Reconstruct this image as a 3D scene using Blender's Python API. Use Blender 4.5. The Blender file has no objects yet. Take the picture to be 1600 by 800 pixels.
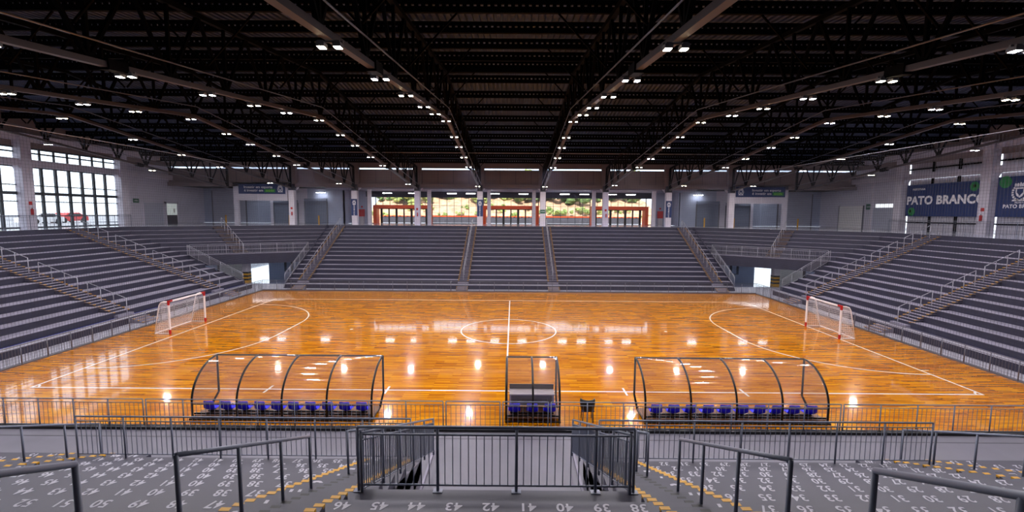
import bpy, math, random
from mathutils import Vector, Matrix
random.seed(7)
SC = bpy.context.scene
COL = SC.collection
PI = math.pi

# ------------------------------------------------------------------ camera, world, exposure
def cam_setup():
    f, p, y, r = 719.6857, 0.09366135, -0.00265740, 0.00672244
    cd = bpy.data.cameras.new('camera'); co = bpy.data.objects.new('camera', cd); COL.objects.link(co)
    fw = Vector((math.sin(y)*math.cos(p), math.cos(y)*math.cos(p), -math.sin(p)))
    rt = Vector((math.cos(y), -math.sin(y), 0)); up = rt.cross(fw)
    rt2 = rt*math.cos(r) + up*math.sin(r); up2 = up*math.cos(r) - rt*math.sin(r)
    m = Matrix.Identity(4)
    for i in range(3):
        m[i][0] = rt2[i]; m[i][1] = up2[i]; m[i][2] = -fw[i]
    m.translation = Vector((0.2659, -18.7425, 7.4582))
    co.matrix_world = m
    cd.sensor_width = 36; cd.lens = f*36/1600; cd.clip_start = 0.05; cd.clip_end = 500
    SC.camera = co
cam_setup()

W = bpy.data.worlds.new('sky'); SC.world = W; W.use_nodes = True
wn = W.node_tree.nodes; wl_ = W.node_tree.links
bg = wn['Background']
sky = wn.new('ShaderNodeTexSky'); sky.sky_type = 'HOSEK_WILKIE'; sky.turbidity = 6
sky.sun_direction = Vector((0.1, -0.6, 0.8)).normalized()
mixw = wn.new('ShaderNodeMixRGB'); mixw.inputs[0].default_value = 0.75; mixw.inputs[2].default_value = (0.86, 0.93, 1.0, 1)
wl_.new(sky.outputs[0], mixw.inputs[1]); wl_.new(mixw.outputs[0], bg.inputs[0]); bg.inputs[1].default_value = 4.0
sun = bpy.data.lights.new('sun', 'SUN'); sun.energy = 12.0; sun.angle = 0.03; sun.color = (1, .95, .85)
so = bpy.data.objects.new('sun', sun); COL.objects.link(so); so.rotation_euler = (math.radians(38), math.radians(-8), 0.2)
so.location = (0, 60, 40)
SC.view_settings.view_transform = 'Standard'; SC.view_settings.look = 'None'; SC.view_settings.gamma = 1
SC.view_settings.exposure = -0.27
LAMP_W = 250.0
TUBE_E = 18.0

# ------------------------------------------------------------------ helpers
def lin(c):
    return tuple(((x/255)/12.92 if x/255 <= 0.04045 else ((x/255+0.055)/1.055)**2.4) for x in c)
MATS = {}
def mat(name, rgb, rough=0.6, metal=0.0, noise=0.0, scale=4.0, emit=None, bump=0.0, stretch=None, spec=0.5, coat=0.0):
    if name in MATS: return MATS[name]
    m = bpy.data.materials.new(name); m.use_nodes = True
    n = m.node_tree.nodes; l = m.node_tree.links; b = n['Principled BSDF']
    c = lin(rgb); b.inputs['Base Color'].default_value = (*c, 1)
    b.inputs['Roughness'].default_value = rough; b.inputs['Metallic'].default_value = metal
    b.inputs['Specular IOR Level'].default_value = spec; b.inputs['Coat Weight'].default_value = coat
    if noise > 0 or bump > 0:
        tc = n.new('ShaderNodeTexCoord'); mp = n.new('ShaderNodeMapping')
        if stretch: mp.inputs['Scale'].default_value = stretch
        nz = n.new('ShaderNodeTexNoise'); nz.inputs['Scale'].default_value = scale; nz.inputs['Detail'].default_value = 5
        l.new(tc.outputs['Object'], mp.inputs[0]); l.new(mp.outputs[0], nz.inputs['Vector'])
        if noise > 0:
            r = n.new('ShaderNodeValToRGB')
            r.color_ramp.elements[0].position = .3; r.color_ramp.elements[1].position = .7
            r.color_ramp.elements[0].color = (*[x*(1-noise) for x in c], 1)
            r.color_ramp.elements[1].color = (*[min(1, x*(1+noise)) for x in c], 1)
            l.new(nz.outputs[0], r.inputs[0]); l.new(r.outputs[0], b.inputs['Base Color'])
        if bump > 0:
            bp = n.new('ShaderNodeBump'); bp.inputs['Strength'].default_value = bump
            l.new(nz.outputs[0], bp.inputs['Height']); l.new(bp.outputs[0], b.inputs['Normal'])
    if emit:
        b.inputs['Emission Color'].default_value = (*emit[0], 1); b.inputs['Emission Strength'].default_value = emit[1]
    MATS[name] = m; return m

def glass_mat(name, tint=(1, 1, 1), gloss=0.08, rough=0.02, cloud=0.0, film=(.8, .85, .9)):
    m = bpy.data.materials.new(name); m.use_nodes = True; n = m.node_tree.nodes; l = m.node_tree.links
    n.clear(); o = n.new('ShaderNodeOutputMaterial')
    t = n.new('ShaderNodeBsdfTransparent'); t.inputs[0].default_value = (*tint, 1)
    g = n.new('ShaderNodeBsdfGlossy'); g.inputs['Roughness'].default_value = rough
    mx = n.new('ShaderNodeMixShader'); mx.inputs[0].default_value = gloss
    l.new(t.outputs[0], mx.inputs[1]); l.new(g.outputs[0], mx.inputs[2]); last = mx
    if cloud > 0:
        d = n.new('ShaderNodeBsdfDiffuse'); d.inputs[0].default_value = (*film, 1)
        tr = n.new('ShaderNodeBsdfTranslucent'); tr.inputs[0].default_value = (*film, 1)
        a = n.new('ShaderNodeMixShader'); a.inputs[0].default_value = .5
        l.new(d.outputs[0], a.inputs[1]); l.new(tr.outputs[0], a.inputs[2])
        m2 = n.new('ShaderNodeMixShader'); m2.inputs[0].default_value = cloud
        l.new(last.outputs[0], m2.inputs[1]); l.new(a.outputs[0], m2.inputs[2]); last = m2
    l.new(last.outputs[0], o.inputs[0]); return m

class MB:
    def __init__(s): s.v = []; s.f = []
    def quad8(s, c):
        b = len(s.v); s.v += [tuple(x) for x in c]
        s.f += [tuple(b+i for i in q) for q in ((0, 3, 2, 1), (4, 5, 6, 7), (0, 1, 5, 4), (1, 2, 6, 5), (2, 3, 7, 6), (3, 0, 4, 7))]
        return s
    def box(s, x0, x1, y0, y1, z0, z1):
        if x0 > x1: x0, x1 = x1, x0
        if y0 > y1: y0, y1 = y1, y0
        if z0 > z1: z0, z1 = z1, z0
        return s.quad8([(x0, y0, z0), (x1, y0, z0), (x1, y1, z0), (x0, y1, z0), (x0, y0, z1), (x1, y0, z1), (x1, y1, z1), (x0, y1, z1)])
    def bar(s, a, b, w, h=None, up=(0, 0, 1)):
        h = h or w; a = Vector(a); b = Vector(b); d = (b-a).normalized(); u = Vector(up)
        if abs(d.dot(u)) > .98: u = Vector((0, 1, 0))
        r = d.cross(u).normalized(); u = r.cross(d).normalized()
        c = []
        for p in (a, b):
            for sx, sz in ((-1, -1), (1, -1), (1, 1), (-1, 1)):
                c.append(p + r*sx*w/2 + u*sz*h/2)
        return s.quad8(c)
    def tube(s, pts, rad, n=6, cap=True):
        pts = [Vector(p) for p in pts]; base = len(s.v); pr = None
        for i, p in enumerate(pts):
            if i == 0: d = pts[1]-p
            elif i == len(pts)-1: d = p-pts[i-1]
            else: d = (pts[i+1]-p).normalized()+(p-pts[i-1]).normalized()
            d.normalize()
            if pr is None:
                u = Vector((0, 0, 1)) if abs(d.z) < .9 else Vector((0, 1, 0))
                pr = d.cross(u).normalized()
            else: pr = (pr - d*pr.dot(d)).normalized()
            q = d.cross(pr)
            rr = rad if not isinstance(rad, (list, tuple)) else rad[i]
            for k in range(n):
                a = 2*PI*k/n; s.v.append(tuple(p + pr*math.cos(a)*rr + q*math.sin(a)*rr))
        for i in range(len(pts)-1):
            for k in range(n):
                a = base+i*n+k; b = base+i*n+(k+1) % n
                s.f.append((a, b, b+n, a+n))
        if cap:
            s.f.append(tuple(base+k for k in reversed(range(n)))); s.f.append(tuple(base+(len(pts)-1)*n+k for k in range(n)))
        return s
    def prism(s, poly, z0, z1):
        n = len(poly); b = len(s.v)
        s.v += [(x, y, z0) for x, y in poly]+[(x, y, z1) for x, y in poly]
        s.f.append(tuple(b+i for i in reversed(range(n)))); s.f.append(tuple(b+n+i for i in range(n)))
        for i in range(n):
            j = (i+1) % n; s.f.append((b+i, b+j, b+n+j, b+n+i))
        return s
    def profile(s, pts, axis, a0, a1):
        """closed outline pts (2d) extruded along x ('x': pts are y,z) or y ('y': pts are x,z)"""
        n = len(pts); b = len(s.v)
        for t in (a0, a1):
            s.v += [(t, p[0], p[1]) if axis == 'x' else (p[0], t, p[1]) for p in pts]
        s.f.append(tuple(b+i for i in range(n))); s.f.append(tuple(b+n+i for i in reversed(range(n))))
        for i in range(n):
            j = (i+1) % n; s.f.append((b+i, b+n+i, b+n+j, b+j))
        return s
    def disc(s, cx, cy, z, r, n=24, h=0.01, z1=None):
        return s.prism([(cx+r*math.cos(2*PI*i/n), cy+r*math.sin(2*PI*i/n)) for i in range(n)], z, z+h if z1 is None else z1)
    def blob(s, c, r, seed=0, nu=8, nv=6, jit=.2):
        rnd = random.Random(seed); b = len(s.v); c = Vector(c)
        for i in range(1, nv):
            for j in range(nu):
                th = PI*i/nv; ph = 2*PI*j/nu; k = 1+rnd.uniform(-jit, jit)
                s.v.append((c.x+r[0]*k*math.sin(th)*math.cos(ph), c.y+r[1]*k*math.sin(th)*math.sin(ph), c.z+r[2]*k*math.cos(th)))
        t = len(s.v); s.v += [(c.x, c.y, c.z+r[2]), (c.x, c.y, c.z-r[2])]
        for i in range(nv-2):
            for j in range(nu):
                a = b+i*nu+j; d = b+i*nu+(j+1) % nu; s.f.append((a, a+nu, d+nu, d))
        for j in range(nu):
            s.f.append((t, b+j, b+(j+1) % nu)); s.f.append((t+1, b+(nv-2)*nu+(j+1) % nu, b+(nv-2)*nu+j))
        return s
    def sheet(s, pts, n):
        pass

def wloc(o):
    v = Vector((0, 0, 0))
    while o: v += o.location; o = o.parent
    return v
def mesh_of(mb, origin, m, smooth=False):
    me = bpy.data.meshes.new('m'); ox, oy, oz = origin
    me.from_pydata([(x-ox, y-oy, z-oz) for x, y, z in mb.v], [], mb.f)
    if m: me.materials.append(m)
    if smooth:
        me.polygons.foreach_set('use_smooth', [True]*len(me.polygons))
    me.update(); return me
def props(o, label=None, cat=None, group=None, kind=None):
    if label: o['label'] = label
    if cat: o['category'] = cat
    if group: o['group'] = group
    if kind: o['kind'] = kind
    return o
def thing(name, label, cat, loc=(0, 0, 0), group=None):
    o = bpy.data.objects.new(name, None); COL.objects.link(o); o.location = loc; o.empty_display_size = .2
    return props(o, label, cat, group)
def part(parent, name, mb, m, label=None, kind=None, smooth=False):
    org = wloc(parent) if parent else Vector((0, 0, 0))
    o = bpy.data.objects.new(name, mesh_of(mb, org, m, smooth)); COL.objects.link(o)
    if parent: o.parent = parent
    return props(o, label, None, None, kind)
def single(name, mb, m, label, cat, group=None, kind=None, smooth=False, org=None):
    """one-mesh top-level thing, origin at its base centre"""
    xs = [v[0] for v in mb.v]; ys = [v[1] for v in mb.v]; zs = [v[2] for v in mb.v]
    org = org or Vector(((min(xs)+max(xs))/2, (min(ys)+max(ys))/2, min(zs)))
    o = bpy.data.objects.new(name, mesh_of(mb, org, m, smooth)); COL.objects.link(o); o.location = org
    return props(o, label, cat, group, kind)
def struct(name, mb, m, label=None, parent=None, smooth=False):
    o = bpy.data.objects.new(name, mesh_of(mb, (0, 0, 0) if not parent else wloc(parent), m, smooth)); COL.objects.link(o)
    if parent: o.parent = parent
    else: o['kind'] = 'structure'
    if label: o['label'] = label
    return o
CACHE = {}
def inst(parent, name, key, fn, m, loc, label=None, rot=None, smooth=False):
    """part with shared mesh, modelled about its own origin, placed at world loc"""
    if key not in CACHE:
        mb = MB(); fn(mb); CACHE[key] = mesh_of(mb, (0, 0, 0), m, smooth)
    o = bpy.data.objects.new(name, CACHE[key]); COL.objects.link(o)
    if parent: o.parent = parent; o.location = Vector(loc)-wloc(parent)
    else: o.location = loc
    if rot: o.rotation_euler = rot
    if label: o['label'] = label
    return o
TXT = {}
def text_mesh(s, size, m, bold=0.0, key=None):
    k = (s, size, m.name, bold)
    if k in TXT: return TXT[k]
    cu = bpy.data.curves.new('t', 'FONT'); cu.body = s; cu.size = size; cu.align_x = 'CENTER'; cu.align_y = 'CENTER'
    cu.offset = bold; cu.resolution_u = 3; cu.space_character = 1.05
    cu.extrude = 0.0015
    o = bpy.data.objects.new('t', cu); COL.objects.link(o)
    me = bpy.data.meshes.new_from_object(o); me.materials.clear(); me.materials.append(m)
    bpy.data.objects.remove(o); TXT[k] = me; return me
def text_part(parent, name, s, size, m, loc, rot, bold=0.0, label=None):
    o = bpy.data.objects.new(name, text_mesh(s, size, m, bold)); COL.objects.link(o)
    o.parent = parent; o.location = Vector(loc)-wloc(parent); o.rotation_euler = rot
    if label: o['label'] = label
    return o
ORD = ['nearest', 'second', 'third', 'fourth', 'fifth', 'sixth', 'seventh', 'eighth', 'ninth', 'tenth', 'eleventh', 'twelfth', 'thirteenth', 'fourteenth', 'fifteenth', 'sixteenth', 'seventeenth', 'eighteenth', 'nineteenth', 'twentieth', 'twenty-first', 'twenty-second', 'twenty-third', 'twenty-fourth', 'twenty-fifth']

# ------------------------------------------------------------------ materials
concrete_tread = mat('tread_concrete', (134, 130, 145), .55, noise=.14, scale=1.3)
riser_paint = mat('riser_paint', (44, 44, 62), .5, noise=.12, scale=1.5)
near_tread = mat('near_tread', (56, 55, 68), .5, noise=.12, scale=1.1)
strip_floor = mat('strip_concrete', (102, 100, 110), .45, noise=.1, scale=.8)  # apron concrete, darkened to put the near side's weaker light in the colour
lit_strip = mat('lit_strip_concrete', (158, 157, 168), .45, noise=.08, scale=.8)  # same apron concrete, paler: the stronger light there is in the colour
conc_floor = mat('concourse_floor', (190, 192, 205), .12, noise=.06, scale=.6)
low_floor = mat('lower_floor', (110, 120, 145), .06, noise=.1, scale=.6, coat=1.0)
white_wall = mat('white_paint_wall', (200, 196, 210), .7, noise=.05, scale=.7)
blue_wall = mat('pale_blue_wall', (160, 168, 190), .6, noise=.05, scale=.7)
beige_panel = mat('beige_panel', (126, 112, 110), .7, noise=.06, scale=.8)
col_white = mat('column_white', (206, 200, 212), .65, noise=.07, scale=1)
steel_dark = mat('dark_steel', (4, 4, 6), .8, spec=.1)
steel_black = mat('black_steel', (12, 12, 13), .35, metal=.1)
lit_chord = mat('lit_chord_steel', (72, 64, 66), .5)  # truss steel paled: light catching the bottom chord is put into the colour
deck_mat = mat('roof_deck', (62, 74, 104), .6, noise=.25, scale=.5)
rail_metal = mat('rail_metal', (112, 112, 120), .35, metal=.6)
rail_dark = mat('rail_painted', (116, 122, 138), .42)
rail_light = mat('rail_light', (170, 170, 178), .35, metal=.4)
yellow = mat('yellow_paint', (196, 144, 18), .5)
orange_stripe = mat('yellow_edge', (200, 150, 40), .5)
black_paint = mat('black_paint', (12, 12, 14), .5)
blue_paint = mat('blue_paint', (24, 40, 130), .5)
white_line = mat('white_line', (240, 236, 226), .25, coat=.6)
num_paint = mat('number_paint', (176, 174, 184), .6)
blue_plastic = mat('blue_plastic', (8, 10, 255), .5)
black_plastic = mat('black_plastic', (14, 14, 15), .4)
red_paint = mat('red_paint', (176, 22, 26), .45)
goal_white = mat('goal_white', (236, 232, 232), .35)
net_white = mat('net_cord', (220, 218, 220), .7)
net_dark = mat('safety_net_cord', (60, 60, 70), .8)
orange_paint = mat('orange_cladding', (214, 74, 16), .35)
frame_dark = mat('window_frame', (44, 52, 58), .45)
cap_blue = mat('steel_cap', (18, 18, 40), .5)
banner_blue = mat('banner_blue', (18, 44, 96), .6)
banner_green = mat('banner_green', (24, 120, 60), .6)
banner_lime = mat('banner_lime', (130, 200, 50), .6)
banner_white = mat('banner_white', (232, 230, 236), .6)
sign_green = mat('sign_green', (14, 84, 58), .5)
shutter = mat('roller_shutter', (120, 128, 148), .5)
shutter_pale = mat('pale_shutter', (176, 178, 194), .5)
housing = mat('lamp_housing', (120, 118, 118), .5, metal=.4)
glow_warm = mat('lamp_warm', (255, 250, 230), .5, emit=((1, .86, .6), 60))
glow_cool = mat('lamp_cool', (250, 248, 255), .5, emit=((.93, .88, 1.0), 60))
tube_glow = mat('tube_glow', (255, 255, 255), .5, emit=((.93, .96, 1), TUBE_E))
grey_table = mat('table_grey', (176, 172, 178), .5)
dark_grey = mat('dark_grey', (64, 62, 70), .5)
earth = mat('earth', (186, 146, 116), .9, noise=.4, scale=.9)
asphalt = mat('asphalt', (120, 122, 130), .8, noise=.1)
grass_m = mat('grass', (116, 134, 70), .9, noise=.3, scale=1.5)
leaf = mat('foliage', (80, 104, 54), .8, noise=.4, scale=2.0)
leaf2 = mat('foliage_pale', (138, 150, 84), .8, noise=.4, scale=2.0)
bark = mat('bark', (90, 74, 60), .9)
car_white = mat('car_white', (230, 230, 230), .3); car_red = mat('car_red', (190, 40, 36), .3); car_blue = mat('car_blue', (50, 80, 140), .3)
rubber = mat('rubber', (20, 20, 22), .8)
pane_glass = glass_mat('pane_glass', (.96, .98, 1), .06)
poly_sheet = glass_mat('polycarbonate', (.93, .9, .88), .13, .06, .10, (.7, .62, .6))

def court_material():
    m = bpy.data.materials.new('court_wood'); m.use_nodes = True
    n = m.node_tree.nodes; l = m.node_tree.links; b = n['Principled BSDF']
    tc = n.new('ShaderNodeTexCoord')
    br = n.new('ShaderNodeTexBrick'); br.offset = .37; br.offset_frequency = 3; br.squash = 1
    br.inputs['Scale'].default_value = 1; br.inputs['Brick Width'].default_value = 1.05; br.inputs['Row Height'].default_value = .065
    br.inputs['Mortar Size'].default_value = .0025; br.inputs['Bias'].default_value = -.1
    br.inputs['Color1'].default_value = (0, 0, 0, 1); br.inputs['Color2'].default_value = (1, 1, 1, 1); br.inputs['Mortar'].default_value = (.0, .0, .0, 1)
    l.new(tc.outputs['Object'], br.inputs['Vector'])
    mp = n.new('ShaderNodeMapping'); mp.inputs['Scale'].default_value = (.5, 9, 1)
    nz = n.new('ShaderNodeTexNoise'); nz.inputs['Scale'].default_value = 1.6; nz.inputs['Detail'].default_value = 6; nz.inputs['Roughness'].default_value = .65
    l.new(tc.outputs['Object'], mp.inputs[0]); l.new(mp.outputs[0], nz.inputs['Vector'])
    mx = n.new('ShaderNodeMixRGB'); mx.inputs[0].default_value = .55
    l.new(br.outputs['Color'], mx.inputs[1]); l.new(nz.outputs[0], mx.inputs[2])
    r = n.new('ShaderNodeValToRGB'); e = r.color_ramp.elements
    e[0].position = .12; e[0].color = (*lin((116, 56, 0)), 1)
    e[1].position = .85; e[1].color = (*lin((240, 174, 0)), 1)
    k = e.new(.38); k.color = (*lin((178, 103, 0)), 1)
    k = e.new(.6); k.color = (*lin((210, 137, 0)), 1)
    l.new(mx.outputs[0], r.inputs[0]); l.new(r.outputs[0], b.inputs['Base Color'])
    b.inputs['Roughness'].default_value = .2; b.inputs['Specular IOR Level'].default_value = .12
    b.inputs['Coat Weight'].default_value = .85; b.inputs['Coat Roughness'].default_value = .05
    mp2 = n.new('ShaderNodeMapping'); mp2.inputs['Scale'].default_value = (1, 9, 1)
    nz2 = n.new('ShaderNodeTexNoise'); nz2.inputs['Scale'].default_value = 1.1; nz2.inputs['Detail'].default_value = 3
    l.new(tc.outputs['Object'], mp2.inputs[0]); l.new(mp2.outputs[0], nz2.inputs['Vector'])
    bp = n.new('ShaderNodeBump'); bp.inputs['Strength'].default_value = .05; bp.inputs['Distance'].default_value = .01
    l.new(nz2.outputs[0], bp.inputs['Height']); l.new(bp.outputs[0], b.inputs['Normal']); l.new(bp.outputs[0], b.inputs['Coat Normal'])
    return m
wood = court_material()

# ------------------------------------------------------------------ dimensions
H0, RISE = .79, .389
ZC = 5.85                      # concourse level
BX0, BX1 = -23.35, 23.1        # side barriers
BY0, BY1 = -3.5, 24.1
FY0, FR = 26.37, .794          # far stand first nosing / run
LX0, LR = 25.77, .932          # left
RX0, RR = 25.21, .770          # right
NY0, NR = -6.84, .888          # near
LB, RB = 26.0, 24.4            # where the side stands end
FXL, FXR = -22.0, 21.8         # far stand ends
NT = 13
def zt(k): return H0 + RISE*k
TX = [3.815*s*(2*i+1) for i in range(5) for s in (-1, 1)]
def chord_z(y): return 13.15 - .1037*abs(y-9.7)
GL = 46.0                      # entrance glazing
SWL, SWR = -42.0, 42.0         # side walls
FW = 43.0                      # far side-wing wall

# ------------------------------------------------------------------ floors
struct('floor', MB().box(BX0, BX1, BY0, BY1, -.3, 0), wood, 'glossy orange strip-wood court floor')
fl = MB()
fl.box(-48, BX0, BY0, 62, -.3, 0).box(BX1, 48, BY0, 62, -.3, 0).box(BX0, BX1, BY1, 62, -.3, 0)
struct('trim_1', fl, lit_strip, 'concrete apron on three sides of the wooden court, coloured paler for its stronger light')
struct('trim_0', MB().box(-48, 48, -36, BY0, -.3, 0), strip_floor, 'grey concrete apron on the near side of the court, coloured darker for its weaker light')
lw = MB().box(-42, FXL, 28.2, 47, .0, .012).box(FXR, 42, 28.2, 47, 0, .012)
struct('trim_2', lw, low_floor, 'shiny blue-grey floor of the passage under the corners')
# subtle joint lines in the near apron
jl = MB()
jl.box(-22, 22, -4.16, -4.12, 0, .004)
struct('trim_3', jl, dark_grey, 'joint in the near apron floor')
# concourse slabs (U-shaped around the stands)
cs = MB()
ftop = FY0+FR*NT; ltop = -(LX0+LR*NT); rtop = RX0+RR*NT; ntop = NY0-NR*NT
cs.box(FXL, FXR, ftop, GL+1.5, ZC-.5, ZC)
cs.box(SWL, ltop, -30, LB, ZC-.5, ZC); cs.box(rtop, SWR, -30, RB, ZC-.5, ZC)
cs.prism([(SWL, LB), (ltop, LB), (FXL, ftop), (FXL, FW+1), (SWL, FW+1)], ZC-.5, ZC)
cs.prism([(SWR, RB), (SWR, FW+1), (FXR, FW+1), (FXR, ftop), (rtop, RB)], ZC-.5, ZC)
cs.box(ltop, rtop, -30, ntop, ZC-.5, ZC)
struct('floor_concourse', cs, conc_floor, 'pale polished concourse floor above the stands')

# ------------------------------------------------------------------ court markings
def ring(mb, cx, cy, r, a0, a1, w=.08, n=40, z=.004):
    pi = []; po = []
    for i in range(n+1):
        a = a0+(a1-a0)*i/n
        pi.append((cx+(r-w/2)*math.cos(a), cy+(r-w/2)*math.sin(a))); po.append((cx+(r+w/2)*math.cos(a), cy+(r+w/2)*math.sin(a)))
    b = len(mb.v); mb.v += [(x, y, z) for x, y in pi]+[(x, y, z) for x, y in po]
    for i in range(n): mb.f.append((b+i, b+i+1, b+n+1+i+1, b+n+1+i))
ct = thing('court_markings', 'white painted futsal lines on the orange wooden court', 'court lines', (0, 10, 0))
def lpart(nm, mb): return part(ct, nm, mb, white_line)
for y in (0, 20): lpart('side_line', MB().box(-20.04, 20.04, y-.04, y+.04, 0, .004))
for x in (-20, 20): lpart('goal_line', MB().box(x-.04, x+.04, 0, 20, 0, .0045))
lpart('halfway_line', MB().box(-.04, .04, 0, 20, 0, .0048))
mb = MB(); ring(mb, 0, 10, 3, 0, 2*PI, n=64, z=.0055); lpart('centre_circle', mb)
for s in (-1, 1):
    mb = MB(); gx = 20*s
    if s < 0:
        ring(mb, gx, 8.4, 6, -PI/2, 0, z=.0055); ring(mb, gx, 11.6, 6, 0, PI/2, z=.0055); mb.box(gx+5.96, gx+6.04, 8.4, 11.6, 0, .0055)
    else:
        ring(mb, gx, 8.4, 6, PI, 1.5*PI, z=.0055); ring(mb, gx, 11.6, 6, PI/2, PI, z=.0055); mb.box(gx-6.04, gx-5.96, 8.4, 11.6, 0, .0055)
    lpart('penalty_area_line', mb)
    for d in (6, 10): lpart('penalty_spot', MB().disc(gx-s*d, 10, 0, .1, 14, .006))
    for cy, a in ((0, 0), (20, 0)):
        mb = MB(); a0 = {(-1, 0): 0, (1, 0): PI/2, (-1, 20): -PI/2, (1, 20): PI}[(s, cy)]
        ring(mb, gx, cy, .25, a0, a0+PI/2, n=8, z=.0058); lpart('corner_arc', mb)
    for y in (3, 17): lpart('distance_mark', MB().box(gx, gx-s*-.4, y-.03, y+.03, 0, .005))
for x in (-10, -5, 5, 10): lpart('substitution_mark', MB().box(x-.04, x+.04, -.4, .4, 0, .0052))

# ------------------------------------------------------------------ stands
# every stand is a set of tiers: one solid block each, riser and tread coloured separately
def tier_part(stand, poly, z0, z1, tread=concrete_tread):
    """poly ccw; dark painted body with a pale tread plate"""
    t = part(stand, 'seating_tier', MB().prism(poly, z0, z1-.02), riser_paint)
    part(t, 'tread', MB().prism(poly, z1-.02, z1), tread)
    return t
def rect(x0, x1, y0, y1): return [(min(x0, x1), min(y0, y1)), (max(x0, x1), min(y0, y1)), (max(x0, x1), max(y0, y1)), (min(x0, x1), max(y0, y1))]

far = thing('grandstand', 'far grandstand of grey concrete rows below the glazed entrance', 'grandstand', (0, FY0, 0))
fw_ = part(far, 'front_walkway', MB().prism(rect(FXL, FXR, 25.67, 46), 0, .38), riser_paint)
part(fw_, 'tread', MB().prism(rect(FXL, FXR, 25.67, 46), .38, .4), lit_strip)
for k in range(NT):
    y1 = FY0+FR*(k+1)+.02
    tier_part(far, rect(FXL, FXR, FY0+FR*k, y1), zt(k)-RISE-(.0 if k else .0), zt(k))
part(far, 'top_riser', MB().box(FXL, FXR, ftop-.02, ftop, zt(NT-1)-.1, ZC-.002), riser_paint)
part(far, 'end_wall', MB().profile([(25.67, 0), (FY0, .8), (ftop, ZC-.05), (ftop, 0)], 'x', FXL-.12, FXL), riser_paint)
part(far, 'end_wall', MB().profile([(25.67, 0), (FY0, .8), (ftop, ZC-.05), (ftop, 0)], 'x', FXR, FXR+.12), riser_paint)

def side_stand(sgn, x0, run, yb, label):
    st = thing('grandstand', label, 'grandstand', (sgn*x0, 5, 0))
    fw_ = part(st, 'front_walkway', MB().prism(rect(sgn*(x0-.72), sgn*(x0+.1), -16, yb-.6), 0, .39), riser_paint)
    part(fw_, 'tread', MB().prism(rect(sgn*(x0-.72), sgn*(x0+.1), -16, yb-.6), .39, .41), lit_strip)
    part(st, 'painted_stripe', MB().box(sgn*(x0-.14), sgn*(x0), -16, yb-.6, .41, .415), blue_paint, 'blue painted stripe at the foot of the first row')
    for k in range(NT):
        a = sgn*(x0+run*k); b = sgn*(x0+run*(k+1)+.02)
        ye = yb-.6-.0*k
        if k >= 6: ye = yb
        tier_part(st, rect(a, b, -16-0*k, ye), zt(k)-RISE, zt(k))
    part(st, 'top_riser', MB().box(sgn*(x0+run*NT-.02), sgn*(x0+run*NT), -16, yb, zt(NT-1)-.1, ZC-.002), riser_paint)
    part(st, 'end_wall', MB().profile([(sgn*x0, 0), (sgn*x0, .75), (sgn*(x0+run*6), zt(5)-.05), (sgn*(x0+run*6), 0)][::(1 if sgn > 0 else -1)], 'y', yb-.62, yb-.55), riser_paint)
    return st
side_stand(-1, LX0, LR, LB, 'left grandstand of grey concrete rows below the tall windows')
side_stand(1, RX0, RR, RB, 'right grandstand of grey concrete rows below the blue banners')

def corner_stand(sgn, x0, run, yb, xe, label):
    st = thing('grandstand', label, 'grandstand', (sgn*30, 30, 2.5))
    def P(k): return (sgn*(x0+run*k), yb), (xe, FY0+FR*k)
    for k in range(6, NT):
        (a, b), (c, d) = P(k), P(k+1)
        poly = [a, b, d, c] if sgn > 0 else [a, c, d, b]
        poly = [a, c, d, b]
        # orientation ccw
        ar = sum(poly[i][0]*poly[(i+1) % 4][1]-poly[(i+1) % 4][0]*poly[i][1] for i in range(4))
        if ar < 0: poly = poly[::-1]
        tier_part(st, poly, zt(k)-RISE-.05, zt(k))
    # top riser
    a, b = P(NT); mb = MB().bar((a[0], a[1], (zt(NT-1)+ZC)/2-.05), (b[0], b[1], (zt(NT-1)+ZC)/2-.05), .03, ZC-zt(NT-1)+.1)
    part(st, 'top_riser', mb, riser_paint)
    # balcony beam
    a, b = P(5.85); zb = zt(6)
    part(st, 'balcony_beam', MB().bar((a[0], a[1], zb-.55), (b[0], b[1], zb-.55), .25, 1.05), riser_paint)
    part(st, 'balcony_cap', MB().bar((a[0], a[1], zb+.0), (b[0], b[1], zb+.0), .3, .06), concrete_tread)
    return st, P
cl_, PL = corner_stand(-1, LX0, LR, LB, FXL, 'left corner grandstand bridging over a passage')
cr_, PR = corner_stand(1, RX0, RR, RB, FXR, 'right corner grandstand bridging over a passage')

near = thing('grandstand', 'near grandstand with white seat numbers painted on grey rows', 'grandstand', (0, NY0, 0))
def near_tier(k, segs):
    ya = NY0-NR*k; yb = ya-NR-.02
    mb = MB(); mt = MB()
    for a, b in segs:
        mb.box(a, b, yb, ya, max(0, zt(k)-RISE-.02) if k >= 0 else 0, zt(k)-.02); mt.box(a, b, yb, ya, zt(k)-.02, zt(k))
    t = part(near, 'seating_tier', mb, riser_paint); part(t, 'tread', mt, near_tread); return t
NT_ = {}
NXE = 23.0
VX = 2.2
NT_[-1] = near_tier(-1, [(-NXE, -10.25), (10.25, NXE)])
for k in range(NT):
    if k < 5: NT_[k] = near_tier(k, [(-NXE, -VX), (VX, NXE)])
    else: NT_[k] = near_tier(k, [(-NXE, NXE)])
# side walls of the stairwell opening and its soffit
for s in (-1, 1):
    part(near, 'stairwell_wall', MB().profile([(NY0-NR*5, 0), (NY0-NR*5, zt(4)-.05), (NY0, H0-.05), (NY0, 0)], 'x', s*VX, s*(VX+.15)), strip_floor, 'grey side wall of the stairwell')
    part(near, 'wall_foot', MB().box(s*(VX-.06), s*VX, -11.2, -5.0, 0, .08), concrete_tread)

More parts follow.
